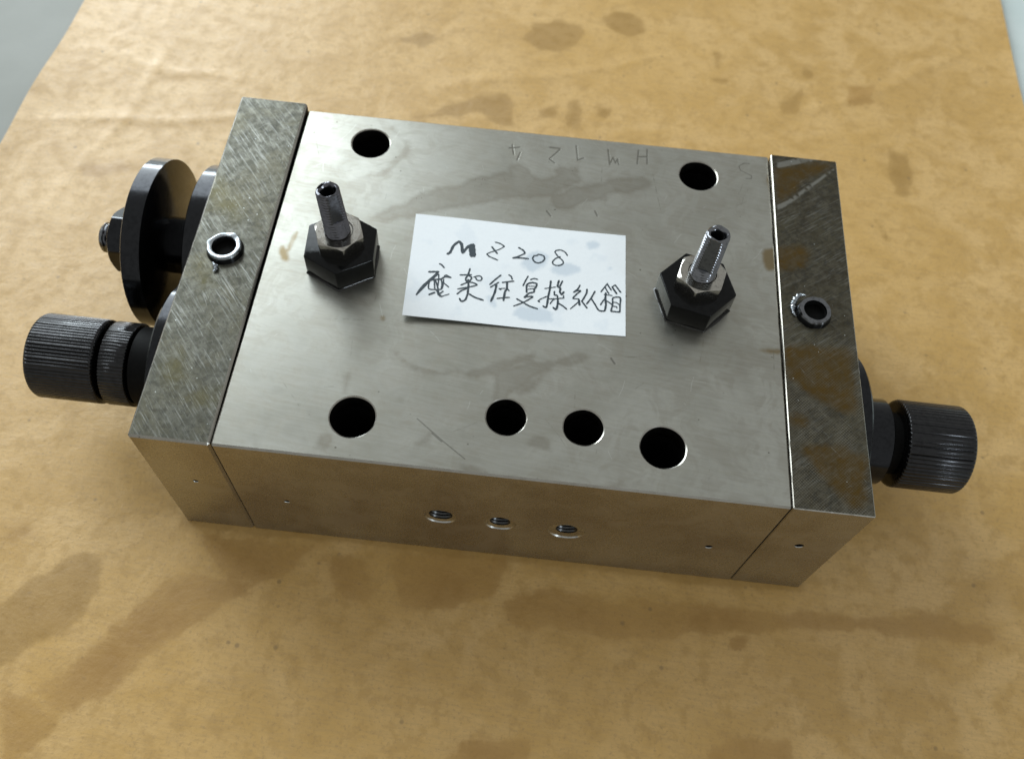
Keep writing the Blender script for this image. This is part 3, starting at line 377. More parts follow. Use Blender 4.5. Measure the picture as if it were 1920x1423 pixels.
def mat_kraft():
    n = NT("oil_stained_kraft_paper")
    a = n.noise(0.012, 4, 0.6)
    b = n.noise(0.055, 5, 0.62, dist=0.5)
    m = n.noise(0.22, 4, 0.6)
    f = n.noise(1.1, 4, 0.7)
    fib = n.noise(1.0, 4, 0.75, vec=n.mapped((0.16, 1.3, 1), (0, 0, 0.06)), dist=0.6)
    c = n.mix(n.ramp(b, 0.38, 0.62), (0.66, 0.430, 0.168), (0.55, 0.335, 0.100))
    c = n.mix(n.ramp(a, 0.42, 0.62, 0, 0.5), c, (0.59, 0.362, 0.108))
    c = n.mix(n.ramp(m, 0.48, 0.66, 0, 0.55), c, (0.46, 0.272, 0.072))
    c = n.mix(n.ramp(fib, 0.42, 0.64, 0, 0.32), c, (0.44, 0.28, 0.11))
    c = n.mix(n.ramp(f, 0.50, 0.72, 0, 0.45), c, (0.33, 0.205, 0.085))
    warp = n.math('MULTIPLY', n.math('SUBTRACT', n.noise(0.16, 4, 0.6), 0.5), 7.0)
    s1 = n.math('ADD', n.attr('stain_and_contact_shade'), n.math('MULTIPLY', warp, 0.45))
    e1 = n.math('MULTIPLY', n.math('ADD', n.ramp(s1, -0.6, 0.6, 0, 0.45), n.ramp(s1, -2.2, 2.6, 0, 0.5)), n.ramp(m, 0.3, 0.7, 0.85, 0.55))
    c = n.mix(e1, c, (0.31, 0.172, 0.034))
    s2 = n.math('ADD', n.attr('stain_faint'), n.math('MULTIPLY', warp, 0.7))
    e2 = n.math('MULTIPLY', n.math('ADD', n.ramp(s2, -0.6, 0.8, 0, 0.50), n.ramp(s2, -4.0, 5.0, 0, 0.55)), n.ramp(b, 0.3, 0.7, 0.85, 0.45))
    c = n.mix(e2, c, (0.345, 0.182, 0.036))
    sp = n.math('MULTIPLY', n.ramp(n.voronoi(0.16), 0.05, 0.13, 1, 0), n.ramp(n.noise(0.09, 2), 0.50, 0.60))
    c = n.mix(n.math('MULTIPLY', sp, 0.45), c, (0.13, 0.09, 0.05))
    sp2 = n.math('MULTIPLY', n.ramp(n.voronoi(0.5), 0.05, 0.22, 1, 0), n.ramp(n.noise(0.3, 2), 0.50, 0.62))
    c = n.mix(n.math('MULTIPLY', sp2, 0.30), c, (0.20, 0.13, 0.06))
    n.bump(n.math('ADD', n.math('MULTIPLY', b, 2.5), n.math('ADD', m, n.math('MULTIPLY', f, 0.35))), 0.35, 0.35)
    return n.done(c, n.ramp(m, 0.3, 0.7, 0.40, 0.52), 0.0, 0.65)


def mat_note():
    n = NT("note_paper")
    warp = n.noise(0.12, 3, 0.5)
    f = n.noise(1.5, 3, 0.6)
    c = n.mix(n.ramp(warp, 0.56, 0.64, 0, 0.45), (0.88, 0.92, 0.95), (0.76, 0.82, 0.88))
    c = n.mix(n.ramp(f, 0.4, 0.8, 0, 0.15), c, (0.70, 0.76, 0.80))
    dp = n.math('ADD', n.attr('damp'), n.math('MULTIPLY', n.math('SUBTRACT', n.noise(0.5, 3), 0.5), 2.0))
    c = n.mix(n.ramp(dp, -0.6, 0.8, 0, 0.75), c, (0.60, 0.68, 0.76))
    n.bump(n.math('ADD', warp, n.math('MULTIPLY', f, 0.1)), 0.3, 0.3)
    return n.done(c, 0.75, 0.0, 0.25)


def mat_table():
    n = NT("grey_table_top")
    a = n.noise(0.02, 4)
    f = n.noise(0.6, 4)
    c = n.mix(n.ramp(a, 0.35, 0.65), (0.29, 0.30, 0.275), (0.33, 0.34, 0.315))
    c = n.mix(n.ramp(f, 0.5, 0.8, 0, 0.3), c, (0.28, 0.30, 0.29))
    n.bump(f, 0.2, 0.1)
    return n.done(c, 0.6, 0.0, 0.2)


def mat_sheet():
    n = NT("pale_blue_white_sheet")
    a = n.noise(0.04, 4)
    c = n.mix(n.ramp(a, 0.35, 0.65), (0.62, 0.71, 0.70), (0.70, 0.78, 0.77))
    n.bump(a, 0.2, 0.5)
    return n.done(c, 0.6, 0.0, 0.4)


def mat_plain(name, col, rough, metal=0.0, coat=None, spec=None):
    n = NT(name)
    f = n.noise(1.1, 3)
    c = n.mix(n.ramp(f, 0.3, 0.7), col, tuple(v * 0.75 for v in col))
    return n.done(c, rough, metal, coat=coat, spec=spec)


M_TOP = mat_ground_steel()
M_SIDE = mat_side_steel()
M_PL = mat_plate("mottled_oxide_plate", -0.70, False, 0.85)
M_PR = mat_plate("brown_stained_plate", 0.91, True, 0.72)
M_SHADE_BLACK = mat_plain("oily_bore_and_shade_black", (0.006, 0.006, 0.006), 0.6, 0.0, None, 0.08)  # near-black base paints in the shade of bores, spindle and plate side
M_BLACK = mat_black("blackened_steel", (0.030, 0.031, 0.034), 0.10, 0.20, 0.9)
M_KNURL = mat_black("knurled_black_steel", (0.040, 0.040, 0.042), 0.13, 0.22, 0.9)
M_HEX = mat_black("oiled_black_hexagon", (0.014, 0.0145, 0.015), 0.05, 0.16, 0.8)
M_NUT = mat_bright("zinc_nut", (0.46, 0.44, 0.40), 0.10, 0.20)
M_STUD_D = mat_bright("dark_threaded_stud", (0.14, 0.14, 0.155), 0.12, 0.22)
M_STUD_B = mat_bright("bright_threaded_stud", (0.20, 0.205, 0.22), 0.08, 0.18)
M_RIM = mat_bright("burred_steel_rim", (0.40, 0.43, 0.46), 0.18, 0.32)
M_THREAD = mat_bright("bright_thread_bore", (0.075, 0.075, 0.075), 0.22, 0.4)
M_WORN = mat_bright("worn_bright_chamfer", (0.46, 0.46, 0.44), 0.18, 0.32)
M_WALL = mat_bright("oily_bore_wall", (0.085, 0.08, 0.07), 0.30, 0.45)
M_OIL = mat_plain("dark_wet_oil", (0.010, 0.009, 0.007), 0.06, 0.0)
M_INK = mat_plain("black_pen_ink", (0.035, 0.055, 0.070), 0.5)


# ------------------------------------------------------------------ object helpers
def thing(name, loc, label, cat):
    o = bpy.data.objects.new(name, None)
    o.empty_display_size = 0.01
    COL.objects.link(o)
    o.location = Vector(loc) * MM
    o['label'] = label
    o['category'] = cat
    return o


def wloc(o):
    v = Vector((0, 0, 0))
    while o is not None:
        v = v + o.location
        o = o.parent
    return v


def make(name, verts, faces, mats, parent=None, smooth=35, origin=None, fm=None, attrs=None):
    """verts in world millimetres"""
    me = bpy.data.meshes.new(name)
    base = wloc(parent) if parent else Vector((0, 0, 0))
    V = np.asarray(verts, float)
    org = np.array(origin if origin is not None else V.mean(0))
    me.from_pydata(((V - org) * MM).tolist(), [], faces)
    for m in (mats if isinstance(mats, (list, tuple)) else [mats]):
        me.materials.append(m)
    if fm is not None:
        me.polygons.foreach_set('material_index', fm)
    if attrs:
        for k, a in attrs.items():
            at = me.attributes.new(k, 'FLOAT', 'POINT')
            at.data.foreach_set('value', np.asarray(a, np.float32))
    me.validate()
    if smooth:
        me.shade_smooth()
        me.set_sharp_from_angle(angle=math.radians(smooth))
    me.update()
    o = bpy.data.objects.new(name, me)
    COL.objects.link(o)
    o.parent = parent
    o.location = Vector(org.tolist()) * MM - base
    return o


def revolve(rings, n, center, axis='Z', phase=0.0, cap0=True, cap1=True):
    """rings: list of (h, r) ; each may be a function of theta"""
    verts, faces = [], []
    for h, r in rings:
        for i in range(n):
            t = 2 * math.pi * i / n
            rr = r(t) if callable(r) else r
            hh = h(t) if callable(h) else h
            a = t + phase
            u, v = rr * math.cos(a), rr * math.sin(a)
            if axis == 'Z':
                verts.append((center[0] + u, center[1] + v, center[2] + hh))
            else:
                verts.append((center[0] + hh, center[1] + u, center[2] + v))
    k = len(rings)
    for j in range(k - 1):
        for i in range(n):
            a, b = j * n + i, j * n + (i + 1) % n
            faces.append((a, b, b + n, a + n))
    if cap0:
        faces.append(tuple(reversed(range(n))))
    if cap1:
        faces.append(tuple(range((k - 1) * n, k * n)))
    return verts, faces


def sdf(P, polys):
    """signed distance in mm, positive inside, to a set of polygons (max over them)"""
    out = np.full(len(P), -6.0)
    for poly in polys:
        q = np.array(poly)
        lo, hi = q.min(0) - 6, q.max(0) + 6
        s = np.where((P[:, 0] > lo[0]) & (P[:, 0] < hi[0]) & (P[:, 1] > lo[1]) & (P[:, 1] < hi[1]))[0]
        if not len(s):
            continue
        p = P[s]
        d = np.full(len(p), 1e9)
        ins = np.zeros(len(p), bool)
        for a, b in zip(q, np.roll(q, -1, 0)):
            ab = b - a
            t = np.clip(((p - a) @ ab) / (ab @ ab + 1e-9), 0, 1)
            d = np.minimum(d, np.hypot(*(p - a - t[:, None] * ab).T))
            c = ((a[1] > p[:, 1]) != (b[1] > p[:, 1])) & (p[:, 0] < (b[0] - a[0]) * (p[:, 1] - a[1]) / (b[1] - a[1] + 1e-12) + a[0])
            ins ^= c
        out[s] = np.maximum(out[s], np.where(ins, d, -d))
    return np.clip(out, -6, 6)


def ldist(P, lines):
    d = np.full(len(P), 9.0)
    for l in lines:
        q = np.array(l)
        for a, b in zip(q[:-1], q[1:]):
            ab = b - a
            t = np.clip(((P - a) @ ab) / (ab @ ab + 1e-9), 0, 1)
            d = np.minimum(d, np.hypot(*(P - a - t[:, None] * ab).T))
    return d


def panel(quad, holes, step, extra=None, nh=48):
    """Triangulated flat panel (2D) with round holes. returns pts, tris, loops"""
    q = np.array(quad, float)
    pts, edges = [], []
    n = 0
    for a, b in zip(q, np.roll(q, -1, 0)):
        k = max(2, int(np.hypot(*(b - a)) / step))
        for i in range(k):
            pts.append(a + (b - a) * i / k)
    n = len(pts)
    edges = [(i, (i + 1) % n) for i in range(n)]
    loops = []
    for cx, cy, r in holes:
        s = len(pts)
        for i in range(nh):
            t = 2 * math.pi * i / nh
            pts.append(np.array((cx + r * math.cos(t), cy + r * math.sin(t))))
        edges += [(s + i, s + (i + 1) % nh) for i in range(nh)]
        loops.append(list(range(s, s + nh)))
    lo, hi = q.min(0), q.max(0)
    gx = np.arange(lo[0] + step * .6, hi[0], step)
    gy = np.arange(lo[1] + step * .6, hi[1], step)
    g = np.array(np.meshgrid(gx, gy)).reshape(2, -1).T
    g = g + np.random.default_rng(3).uniform(-.2, .2, g.shape) * step
    if extra is not None and len(extra):
        g = np.vstack([g, extra])
    keep = sdf(g, [quad]) > step * .45
    for cx, cy, r in holes:
        keep &= np.hypot(g[:, 0] - cx, g[:, 1] - cy) > r + step * .3
    g = g[keep]
    pts += list(g)
    co, _, fs, ov, _, _ = delaunay_2d_cdt([Vector(p) for p in pts], edges, [], 0, 1e-5)
    co = np.array([tuple(c) for c in co])
    imap = {}
    for i, o in enumerate(ov):
        for k in o:
            imap[k] = i
    loops = [[imap[k] for k in l] for l in loops]
    tri = np.array(fs)
    cen = co[tri].mean(1)
    ok = np.ones(len(tri), bool)
    for cx, cy, r in holes:
        ok &= np.hypot(cen[:, 0] - cx, cen[:, 1] - cy) > r * math.cos(math.pi / nh) * .999
    tri = tri[ok]
    a, b, c = co[tri[:, 0]], co[tri[:, 1]], co[tri[:, 2]]
    neg = ((b - a)[:, 0] * (c - a)[:, 1] - (b - a)[:, 1] * (c - a)[:, 0]) < 0
    tri[neg] = tri[neg][:, ::-1]
    return co, tri, loops


def box_body(corners_top, z0, bevel, top_holes, front_holes, step, mat_top, mat_side, name, parent,
             extra=None, depth_fn=None, attrs_fn=None, shade_sides=(), label=None):
    """corners_top: (x,y,z) front-left, front-right, back-right, back-left. A block with a bevelled rim,
    bored holes in its top and in its front face."""
    V, F, FM = [], [], []

    def add(vs, fs, m, flip=False):
        b = len(V)
        V.extend([tuple(v) for v in vs])
        for f in fs:
            f = [b + int(i) for i in f]
            F.append(tuple(reversed(f)) if flip else tuple(f))
            FM.append(m)
        return b
    ct = np.array(corners_top, float)
    # plane of the top z = a x + b y + c
    A = np.c_[ct[:, :2], np.ones(4)]
    pl = np.linalg.lstsq(A, ct[:, 2], rcond=None)[0]
    zf = lambda x, y: pl[0] * x + pl[1] * y + pl[2]
    sgn = np.array([(1, 1), (-1, 1), (-1, -1), (1, -1)])
    inner = ct[:, :2] + sgn * bevel
    co, tri, loops = panel(inner, [(x, y, r) for x, y, r, d, *_ in top_holes], step, extra)
    z = zf(co[:, 0], co[:, 1])
    if depth_fn:
        z = z + depth_fn(co)
    add(np.c_[co, z], tri, 0)
    ntop = len(V)
    for (x, y, r, dpt, *_), l in zip(top_holes, loops):
        P = np.array([V[i] for i in l])
        c = np.array((x, y, P[:, 2].mean()))
        rings = [(0, r), (-.22, r - .28), (-4.5, r - .28), (-dpt, r - .28)]
        n = len(l)
        vs = []
        for h, rr in rings:
            for i in range(n):
                t = 2 * math.pi * i / n
                if h < 0:
                    rr = r - .28 + .035 * math.sin(2 * t + x) + .03 * math.sin(5 * t + y)
                vs.append((x + rr * math.cos(t), y + rr * math.sin(t), zf(x + rr * math.cos(t), y + rr * math.sin(t)) + h))
        fs = [((j) * n + i, j * n + (i + 1) % n, (j + 1) * n + (i + 1) % n, (j + 1) * n + i) for j in range(3) for i in range(n)]
        b = add(vs, fs[:n], 1, True)
        for q_, f in enumerate(fs[n:]):
            F.append(tuple(reversed([b + i for i in f]))); FM.append(4 if q_ < n else 2)  # deeper wall goes near-black: shade of the hole put into the colour
        F.append(tuple(b + 3 * n + i for i in range(n))); FM.append(2)
    # outer corners at three heights : rim of bevel, bottom
    zt = [zf(*p) for p in inner]
    top_in = [(*p, zz) for p, zz in zip(inner, zt)]
    zo = [zf(*p) - bevel for p in ct[:, :2]]
    out_pts = []
    for i in range(4):
        # each outer corner is cut by the vertical bevel: two points
        sx, sy = sgn[i]
        x, y = ct[i, :2]
        out_pts.append(((x + sx * bevel, y), (x, y + sy * bevel)))
    order = [(out_pts[0][0], out_pts[1][0]), (out_pts[1][1], out_pts[2][1]), (out_pts[2][0], out_pts[3][0]), (out_pts[3][1], out_pts[0][1])]
    rs = np.random.default_rng(int(abs(ct.sum()) * 10) % 1000)
    for i in range(4):
        j = (i + 1) % 4
        a, b = order[i]
        za, zb = zo[i], zo[j]
        # bevel strip along the top with small dents
        k = 60
        vs = []
        for s in range(k + 1):
            t = s / k
            nick = rs.uniform(-.06, .05) - (rs.uniform(.1, .35) if rs.random() < .04 else 0)
            if s in (0, k):
                nick = 0
            ti = np.array(top_in[i]) * (1 - t) + np.array(top_in[j]) * t
            to = np.array((*a, za)) * (1 - t) + np.array((*b, zb)) * t
            mid = (ti + to) / 2 + np.array((0, 0, bevel * .2 + nick * .6))
            vs += [ti, mid, to]
        fs = []
        for s in range(k):
            fs += [(3 * s + 1, 3 * s + 4, 3 * s + 3, 3 * s), (3 * s + 2, 3 * s + 5, 3 * s + 4, 3 * s + 1)]
        add(vs, fs, 1)
        if i == 0 and front_holes:
            y0 = a[1]
            quad = [(a[0], z0), (b[0], z0), (b[0], zb), (a[0], za)]
            c2, t2, l2 = panel(quad, [(x, zz, r) for x, zz, r, d, *_ in front_holes], 2.5, nh=32)
            base = add(np.c_[c2[:, 0], np.full(len(c2), y0), c2[:, 1]], t2, 1)
            for (x, zz, r, dpt, rin), l in zip(front_holes, l2):
                n = len(l)
                rings = [(0, r), (.3, r - .25), (.55, rin)] + [(.55 + .4 * k, rin + (.28 if k % 2 else 0)) for k in range(1, 26)] if rin < r - .6 else [(0, r), (.12, r - .08), (.2, r - .1), (dpt, r - .15)]
                vs = [(x + rr * math.cos(2 * math.pi * q / n), y0 + h, zz + rr * math.sin(2 * math.pi * q / n)) for h, rr in rings for q in range(n)]
                bb = len(V)
                V.extend(vs)
                for jj in range(len(rings) - 1):
                    for q in range(n):
                        F.append((bb + jj * n + q, bb + (jj + 1) * n + q, bb + (jj + 1) * n + (q + 1) % n, bb + jj * n + (q + 1) % n)); FM.append(5 if jj < 2 else 3 if rin > 1.2 else 2)
                F.append(tuple(bb + (len(rings) - 1) * n + q for q in range(n))); FM.append(2)
        else:
            add([(*a, z0), (*b, z0), (*b, zb), (*a, za)], [(0, 1, 2, 3)], 2 if i in shade_sides else 1)
        # corner facets
        p, q2 = out_pts[j] if i in (0, 2) else out_pts[j][::-1]
        add([(*p, z0), (*q2, z0), (*q2, zb), (*p, zb)], [(0, 1, 2, 3)], 1)
        add([(*p, zb), (*q2, zb), top_in[j]], [(0, 1, 2)], 1)
    ring = []
    for i in range(4):
        ring += [out_pts[i][1], out_pts[i][0]] if i in (0, 2) else [out_pts[i][0], out_pts[i][1]]
    add([(*p, z0) for p in ring], [tuple(range(8))], 1, True)
    Va = np.array(V)
    attrs = attrs_fn(Va) if attrs_fn else None
    o = make(name, V, F, [mat_top, mat_side, M_SHADE_BLACK, M_THREAD, M_WALL, M_WORN], parent, 30, fm=FM, attrs=attrs,
             origin=(ct[:, 0].mean(), ct[:, 1].mean(), z0))
    if label:
        o['label'] = label
    return o


# ------------------------------------------------------------------ table, sheet, kraft paper
def table():
    n = 40
    xs = np.linspace(-700, 800, n)
    ys = np.linspace(-600, 900, n)
    V = [(x, y, -1.5) for y in ys for x in xs] 
    F = [(j * n + i, j * n + i + 1, (j + 1) * n + i + 1, (j + 1) * n + i) for j in range(n - 1) for i in range(n - 1)]
    b = len(V)
    V += [(-700, -600, -30), (800, -600, -30), (800, 900, -30), (-700, 900, -30)]
    c = [0, n - 1, n * n - 1, n * (n - 1)]
    for i in range(4):
        j = (i + 1) % 4
        F.append((b + i, b + j, c[j], c[i]))
    F.append((b + 3, b + 2, b + 1, b))
    o = make("table_top", V, F, mat_table(), origin=(0, 0, -1.5))
    o['kind'] = 'structure'


table()


def grid_sheet(name, xf, y0, y1, nx, ny, zf, thick, mat, attrs_fn=None, parent=None):
    """xf(u, y) -> x ; a sheet of real thickness"""
    V = []
    for j in range(ny):
        y = y0 + (y1 - y0) * j / (ny - 1)
        for i in range(nx):
            x, yy = xf(i / (nx - 1), y)
            V.append((x, yy, zf(x, yy)))
    F = [(j * nx + i, j * nx + i + 1, (j + 1) * nx + i + 1, (j + 1) * nx + i) for j in range(ny - 1) for i in range(nx - 1)]
    rim = list(range(nx)) + [j * nx + nx - 1 for j in range(1, ny)] + [(ny - 1) * nx + i for i in range(nx - 2, -1, -1)] + [j * nx for j in range(ny - 2, 0, -1)]
    b = len(V)
    V += [(V[i][0], V[i][1], V[i][2] - thick) for i in rim]
    k = len(rim)
    for i in range(k):
        F.append((rim[(i + 1) % k], rim[i], b + i, b + (i + 1) % k))
    Va = np.array(V)
    return make(name, V, F, mat, parent, 60, attrs=attrs_fn(Va) if attrs_fn else None, origin=(Va[:, 0].mean(), Va[:, 1].mean(), 0))


def wob(x, y):
    return 0.5 * math.sin(x * .031 + 1.3) * math.sin(y * .027 + .4) + .3 * math.sin(x * .011 + y * .05) + .16 * math.sin(x * .09 - y * .06)


CREASES = [(-90, 128, 10, 150, .35), (-85, 165, -20, 158, .3), (40, 165, 130, 196, .25), (175, 120, 250, 95, .3), (-80, 20, -20, -40, .3),
           (-10, -45, 70, -30, .3), (100, -50, 200, -22, .35), (-70, 90, -50, 180, .25), (190, 20, 245, 70, .25), (150, 160, 240, 215, .25)]


def kraft_z(x, y):
    # lies flat under the block, gentle waves further out, slightly lifted side edges
    dx = max(0, -6 - x, x - 165) ; dy = max(0, -6 - y, y - 106)
    f = min(1, math.hypot(dx, dy) / 60)
    lift = 1.1 * math.exp(-max(0, x + 92) / 9) + 1.6 * math.exp(-max(0, 253.5 - x) / 10)
    cr = 0
    for (ax, ay, bx, by, h) in CREASES:
        ux, uy = bx - ax, by - ay
        L = math.hypot(ux, uy)
        t = ((x - ax) * ux + (y - ay) * uy) / (L * L)
        if -.1 < t < 1.1:
            d = ((x - ax) * uy - (y - ay) * ux) / L + 1.5 * math.sin(t * 9)
            cr += h * math.exp(-(d / 1.9) ** 2) * max(0, math.sin(math.pi * min(max(t, 0), 1))) ** .5
    return -0.02 + f * (0.55 * wob(x, y) + cr) + lift


def kraft_x(u, y):
    xl = -93.2 + .053 * (y - 117.7) + .35 * math.sin(y * .12)
    xr = 253.3 + .019 * (y - 187) + .5 * math.sin(y * .05 + 1)
    return xl + (xr - xl) * u, y


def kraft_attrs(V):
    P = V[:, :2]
    return {'stain_and_contact_shade': sdf(P, MARKS['k1']), 'stain_faint': sdf(P, MARKS['k2'])}


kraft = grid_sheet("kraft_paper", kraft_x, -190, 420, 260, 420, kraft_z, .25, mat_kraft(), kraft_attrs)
kraft['label'] = "large sheet of brown kraft paper with oil stains spread under the machined block"
kraft['category'] = "paper"

sheet = grid_sheet("pale_sheet", lambda u, y: (247 + 150 * u + .01 * y, y), -150, 420, 30, 90,
                   lambda x, y: -1.2 + .25 * math.sin(x * .05 + y * .03) + .15, .2, mat_sheet())
sheet['label'] = "pale blue white sheet peeping out beyond the right edge of the brown paper"
sheet['category'] = "paper"

# ------------------------------------------------------------------ the control block
BLOCK = thing("hydraulic_control_block", (79, 50, 0.1),
              "grey steel block with six bored holes, two knurled black knobs and a double disc wheel", "machine part")

X1, X2, X3 = 17.4, 140.75, 158.3
rng = np.random.default_rng(5)
ex = []
for l in MARKS['stamp'] + MARKS['faint']:
    q = np.array(l)
    for a, b in zip(q[:-1], q[1:]):
        L = np.hypot(*(b - a)) + .4
        k = int(L / .16) + 2
        d = (b - a) / (np.hypot(*(b - a)) + 1e-9)
        nrm = np.array((-d[1], d[0]))
        for i in range(k):
            for off in (-.5, -.34, -.2, -.08, .08, .2, .34, .5):
                ex.append(a - d * .2 + d * L * i / (k - 1) + nrm * off)
def strip_points(lines, step=.45):
    out = []
    for l in lines:
        q = np.array(l)
        for a, b in zip(q[:-1], q[1:]):
            L = np.hypot(*(b - a))
            k = int(L / step) + 2
            d = (b - a) / (L + 1e-9)
            nrm = np.array((-d[1], d[0]))
            for i in range(k):
                for off in (-.28, -.1, .0, .1, .28):
                    out.append(a + d * L * i / (k - 1) + nrm * off)
    return out


def random_scratches(n, x0, x1, y0, y1, ang, spread, lmin, lmax, seed):
    r = random.Random(seed)
    out = []
    for _ in range(n):
        x, y = r.uniform(x0, x1), r.uniform(y0, y1)
        a = math.radians(r.gauss(ang, spread))
        L = r.uniform(lmin, lmax) * r.random() ** .7
        c = r.uniform(-.06, .06) * L
        p = [(x, y), (x + math.cos(a) * L / 2 - math.sin(a) * c, y + math.sin(a) * L / 2 + math.cos(a) * c), (x + math.cos(a) * L, y + math.sin(a) * L)]
        if all(x0 < q[0] < x1 and y0 < q[1] < y1 for q in p):
            out.append(p)
    return out


HAIRS = random_scratches(34, X1 + 3, X2 - 3, 2, 97, 30, 60, 2, 11, 11)
PALE_SCRATCHES = random_scratches(46, X1 + 3, X2 - 3, 2, 97, 80, 40, 1.2, 8, 12)  # fine pale scratches worn into the steel top
ex += strip_points(MARKS['scratch'] + MARKS['hair'] + HAIRS + PALE_SCRATCHES)
ex = np.array(ex)


def stamp_depth(P):
    d = ldist(P, MARKS['stamp'])
    z = -.05 * np.clip(1 - d / .3, 0, 1) + .006 * np.exp(-((d - .36) / .1) ** 2)
    d2 = ldist(P, MARKS['faint'])
    z += -.03 * np.clip(1 - d2 / .2, 0, 1) + .0 * np.exp(-((d2 - .3) / .1) ** 2)
    return z


def top_attrs(V):
    P = V[:, :2]
    return {'film': sdf(P, MARKS['film']), 'amber': sdf(P, MARKS['amber']),
            'hair': np.minimum(ldist(P, MARKS['hair']), ldist(P, HAIRS) + .03), 'pale_scratch': ldist(P, PALE_SCRATCHES),
            'scratch': np.minimum(np.minimum(ldist(P, MARKS['scratch']), ldist(P, MARKS['faint']) + .0), ldist(P, MARKS['stamp']) - .12)}


top_holes = [(36.03, 89.74, 5.2, 34), (121.8, 91.0, 5.2, 34), (45.84, 10.2, 5.2, 34), (78.75, 14.24, 4.7, 34),
             (95.73, 13.77, 4.65, 34), (113.21, 11.04, 5.25, 34)]
front_holes = [(65.9, 22.0, 3.9, 16, 2.8), (80.0, 21.8, 3.8, 16, 2.45), (95.85, 21.5, 4.5, 16, 2.6),
               (29.37, 21.0, .75, 3, .6), (129.7, 21.5, .95, 3, .8)]
box_body([(X1 + .2, 0, H), (X2 - .05, 0, H), (X2 - .05, 100.6, H), (X1 + .35, 99.2, H)], 0.1, .45, top_holes, front_holes, .7,
         M_TOP, M_SIDE, "main_block", BLOCK, ex, stamp_depth, top_attrs)


PSCR = {-1: random_scratches(120, .8, X1 - .8, 1, 99, -52, 5, 3, 17, 21) + random_scratches(5, .8, X1 - .8, 1, 99, 20, 60, 2, 8, 22),
        1: random_scratches(26, X2 + .8, X3 - .8, 1, 99, 38, 5, 2, 10, 23) + random_scratches(16, X2 + .8, X3 - .8, 1, 60, -48, 5, 2, 10, 24)}


def plate_attrs(side):
    def f(V):
        P = V[:, :2]
        return {'hair': ldist(P, PSCR[side]), 'amber': sdf(P, MARKS['amberR' if side > 0 else 'amberL']) * (1 if side > 0 else .6) - (0 if side > 0 else .8),
                'streak': sdf(P, MARKS['streakR']) if side > 0 else np.full(len(P), -6.)}
    return f


PL_Z = lambda y: H + .05 + 1.6 * y / 100
PR_Z = lambda y: H + .05 + 1.40 * y / 100
PLUG_L, PLUG_R = (8.3, 50.0), (148.6, 50.2)
box_body([(0, 0, PL_Z(0)), (X1 + .0, 0, PL_Z(0)), (X1 + .1, 100, PL_Z(100)), (0, 100, PL_Z(100))], 0.1, .5,
         [(*PLUG_L, 3.9, 12)], [(9.3, 27.6, .7, 3, .6)], 1.2, M_PL, M_SIDE, "end_plate", BLOCK, np.array(strip_points(PSCR[-1], .7)), attrs_fn=plate_attrs(-1), shade_sides=(1,),  # seam-facing side is coloured near-black to paint in its shade
         label="left end plate with grey mottled scratched top")
box_body([(X2 + .04, 0, PR_Z(0)), (X3, 0, PR_Z(0)), (X3, 100, PR_Z(100)), (X2 + .08, 100, PR_Z(100))], 0.1, .22,
         [(*PLUG_R, 3.9, 12)], [(148.95, 28.3, 1.1, 3, .7)], 1.2, M_PR, M_SIDE, "end_plate", BLOCK, np.array(strip_points(PSCR[1], .7)), attrs_fn=plate_attrs(1),
         label="right end plate with brown oil stained top")


# ------------------------------------------------------------------ knurled knobs with their flanges
def knob(sign, xface, yc, zc, r, gap0, gap1, ring_end, end, label):
    k = thing_part("knob", (xface, yc, zc), BLOCK, label)
    s = sign
    teeth = 62 if sign > 0 else 76
    tooth = [random.Random(i).uniform(.13, .30) for i in range(teeth + 1)]

    def kn(r0):
        return lambda t: r0 - tooth[int(t * teeth / (2 * math.pi))] * max(0.0, 1 - abs(((t * teeth / (2 * math.pi)) % 1) - .5) / .3) - .02 * math.sin(t * 7)
    L = []

    def seg(name, prof, n, mat, smooth=30):
        v, f = revolve([(xf * s, rr) for xf, rr in prof], n, (xface, yc, zc), 'X')
        if s < 0:
            f = [tuple(reversed(q)) for q in f]
        # revolve about X is wound inward for positive travel; flip to face outward
        f = [tuple(reversed(q)) for q in f] if False else f
        return make(name, v, f, mat, k, smooth)
    seg("knurled_grip", [(gap1, r - 1.2), (gap1 + .02, r - .5), (gap1 + .5, kn(r - .05)), (gap1 + .8, kn(r)), (end - 1.1, kn(r)),
                         (end - .5, kn(r - .3)), (end - .12, r - .9), (end, r - 1.6), (end - .02, r * .5), (end - .02, .6)], 840, M_KNURL, 60)
    seg("collar_ring", [(ring_end, r - 1.5), (ring_end + .02, r - .6), (ring_end + .3, r - .25), (gap0 - .3, r - .25), (gap0, r - .6), (gap0 - .02, r - 2)], 120, M_BLACK) if s > 0 else seg("collar_ring", [(ring_end, r - 1.5), (ring_end + .02, r - .6), (ring_end + .3, kn(r - .1)), (gap0 - .3, kn(r - .1)), (gap0, r - .6), (gap0 - .02, r - 2)], 840, M_KNURL, 60)
    seg("spindle", [(-1, r * .93), (ring_end - .6, r * .93), (ring_end - .4, r * .7), (gap1 + 1, r * .7)], 96, M_SHADE_BLACK)  # neck coloured near-black, painting in the shade behind the collar
    return k


def thing_part(name, loc, parent, label=None):
    """a part that itself has pieces: an Empty would not render, so the first piece is its mesh parent"""
    o = bpy.data.objects.new(name, None)
    o.empty_display_size = 0.005
    COL.objects.link(o)
    o.parent = parent
    o.location = Vector(loc) * MM - wloc(parent)
    if label:
        o['label'] = label
    return o


FL = 3.9
knob(-1, 0, 29.9, 25, 10.55, 19.6, 20.8, 13.0, 37.6, "left knurled knob beside the double disc wheel")
knob(1, X3, 31.2, 25, 11.0, 13.5, 16.9, 4.6, 33.6, "right knurled knob with wide dark groove")


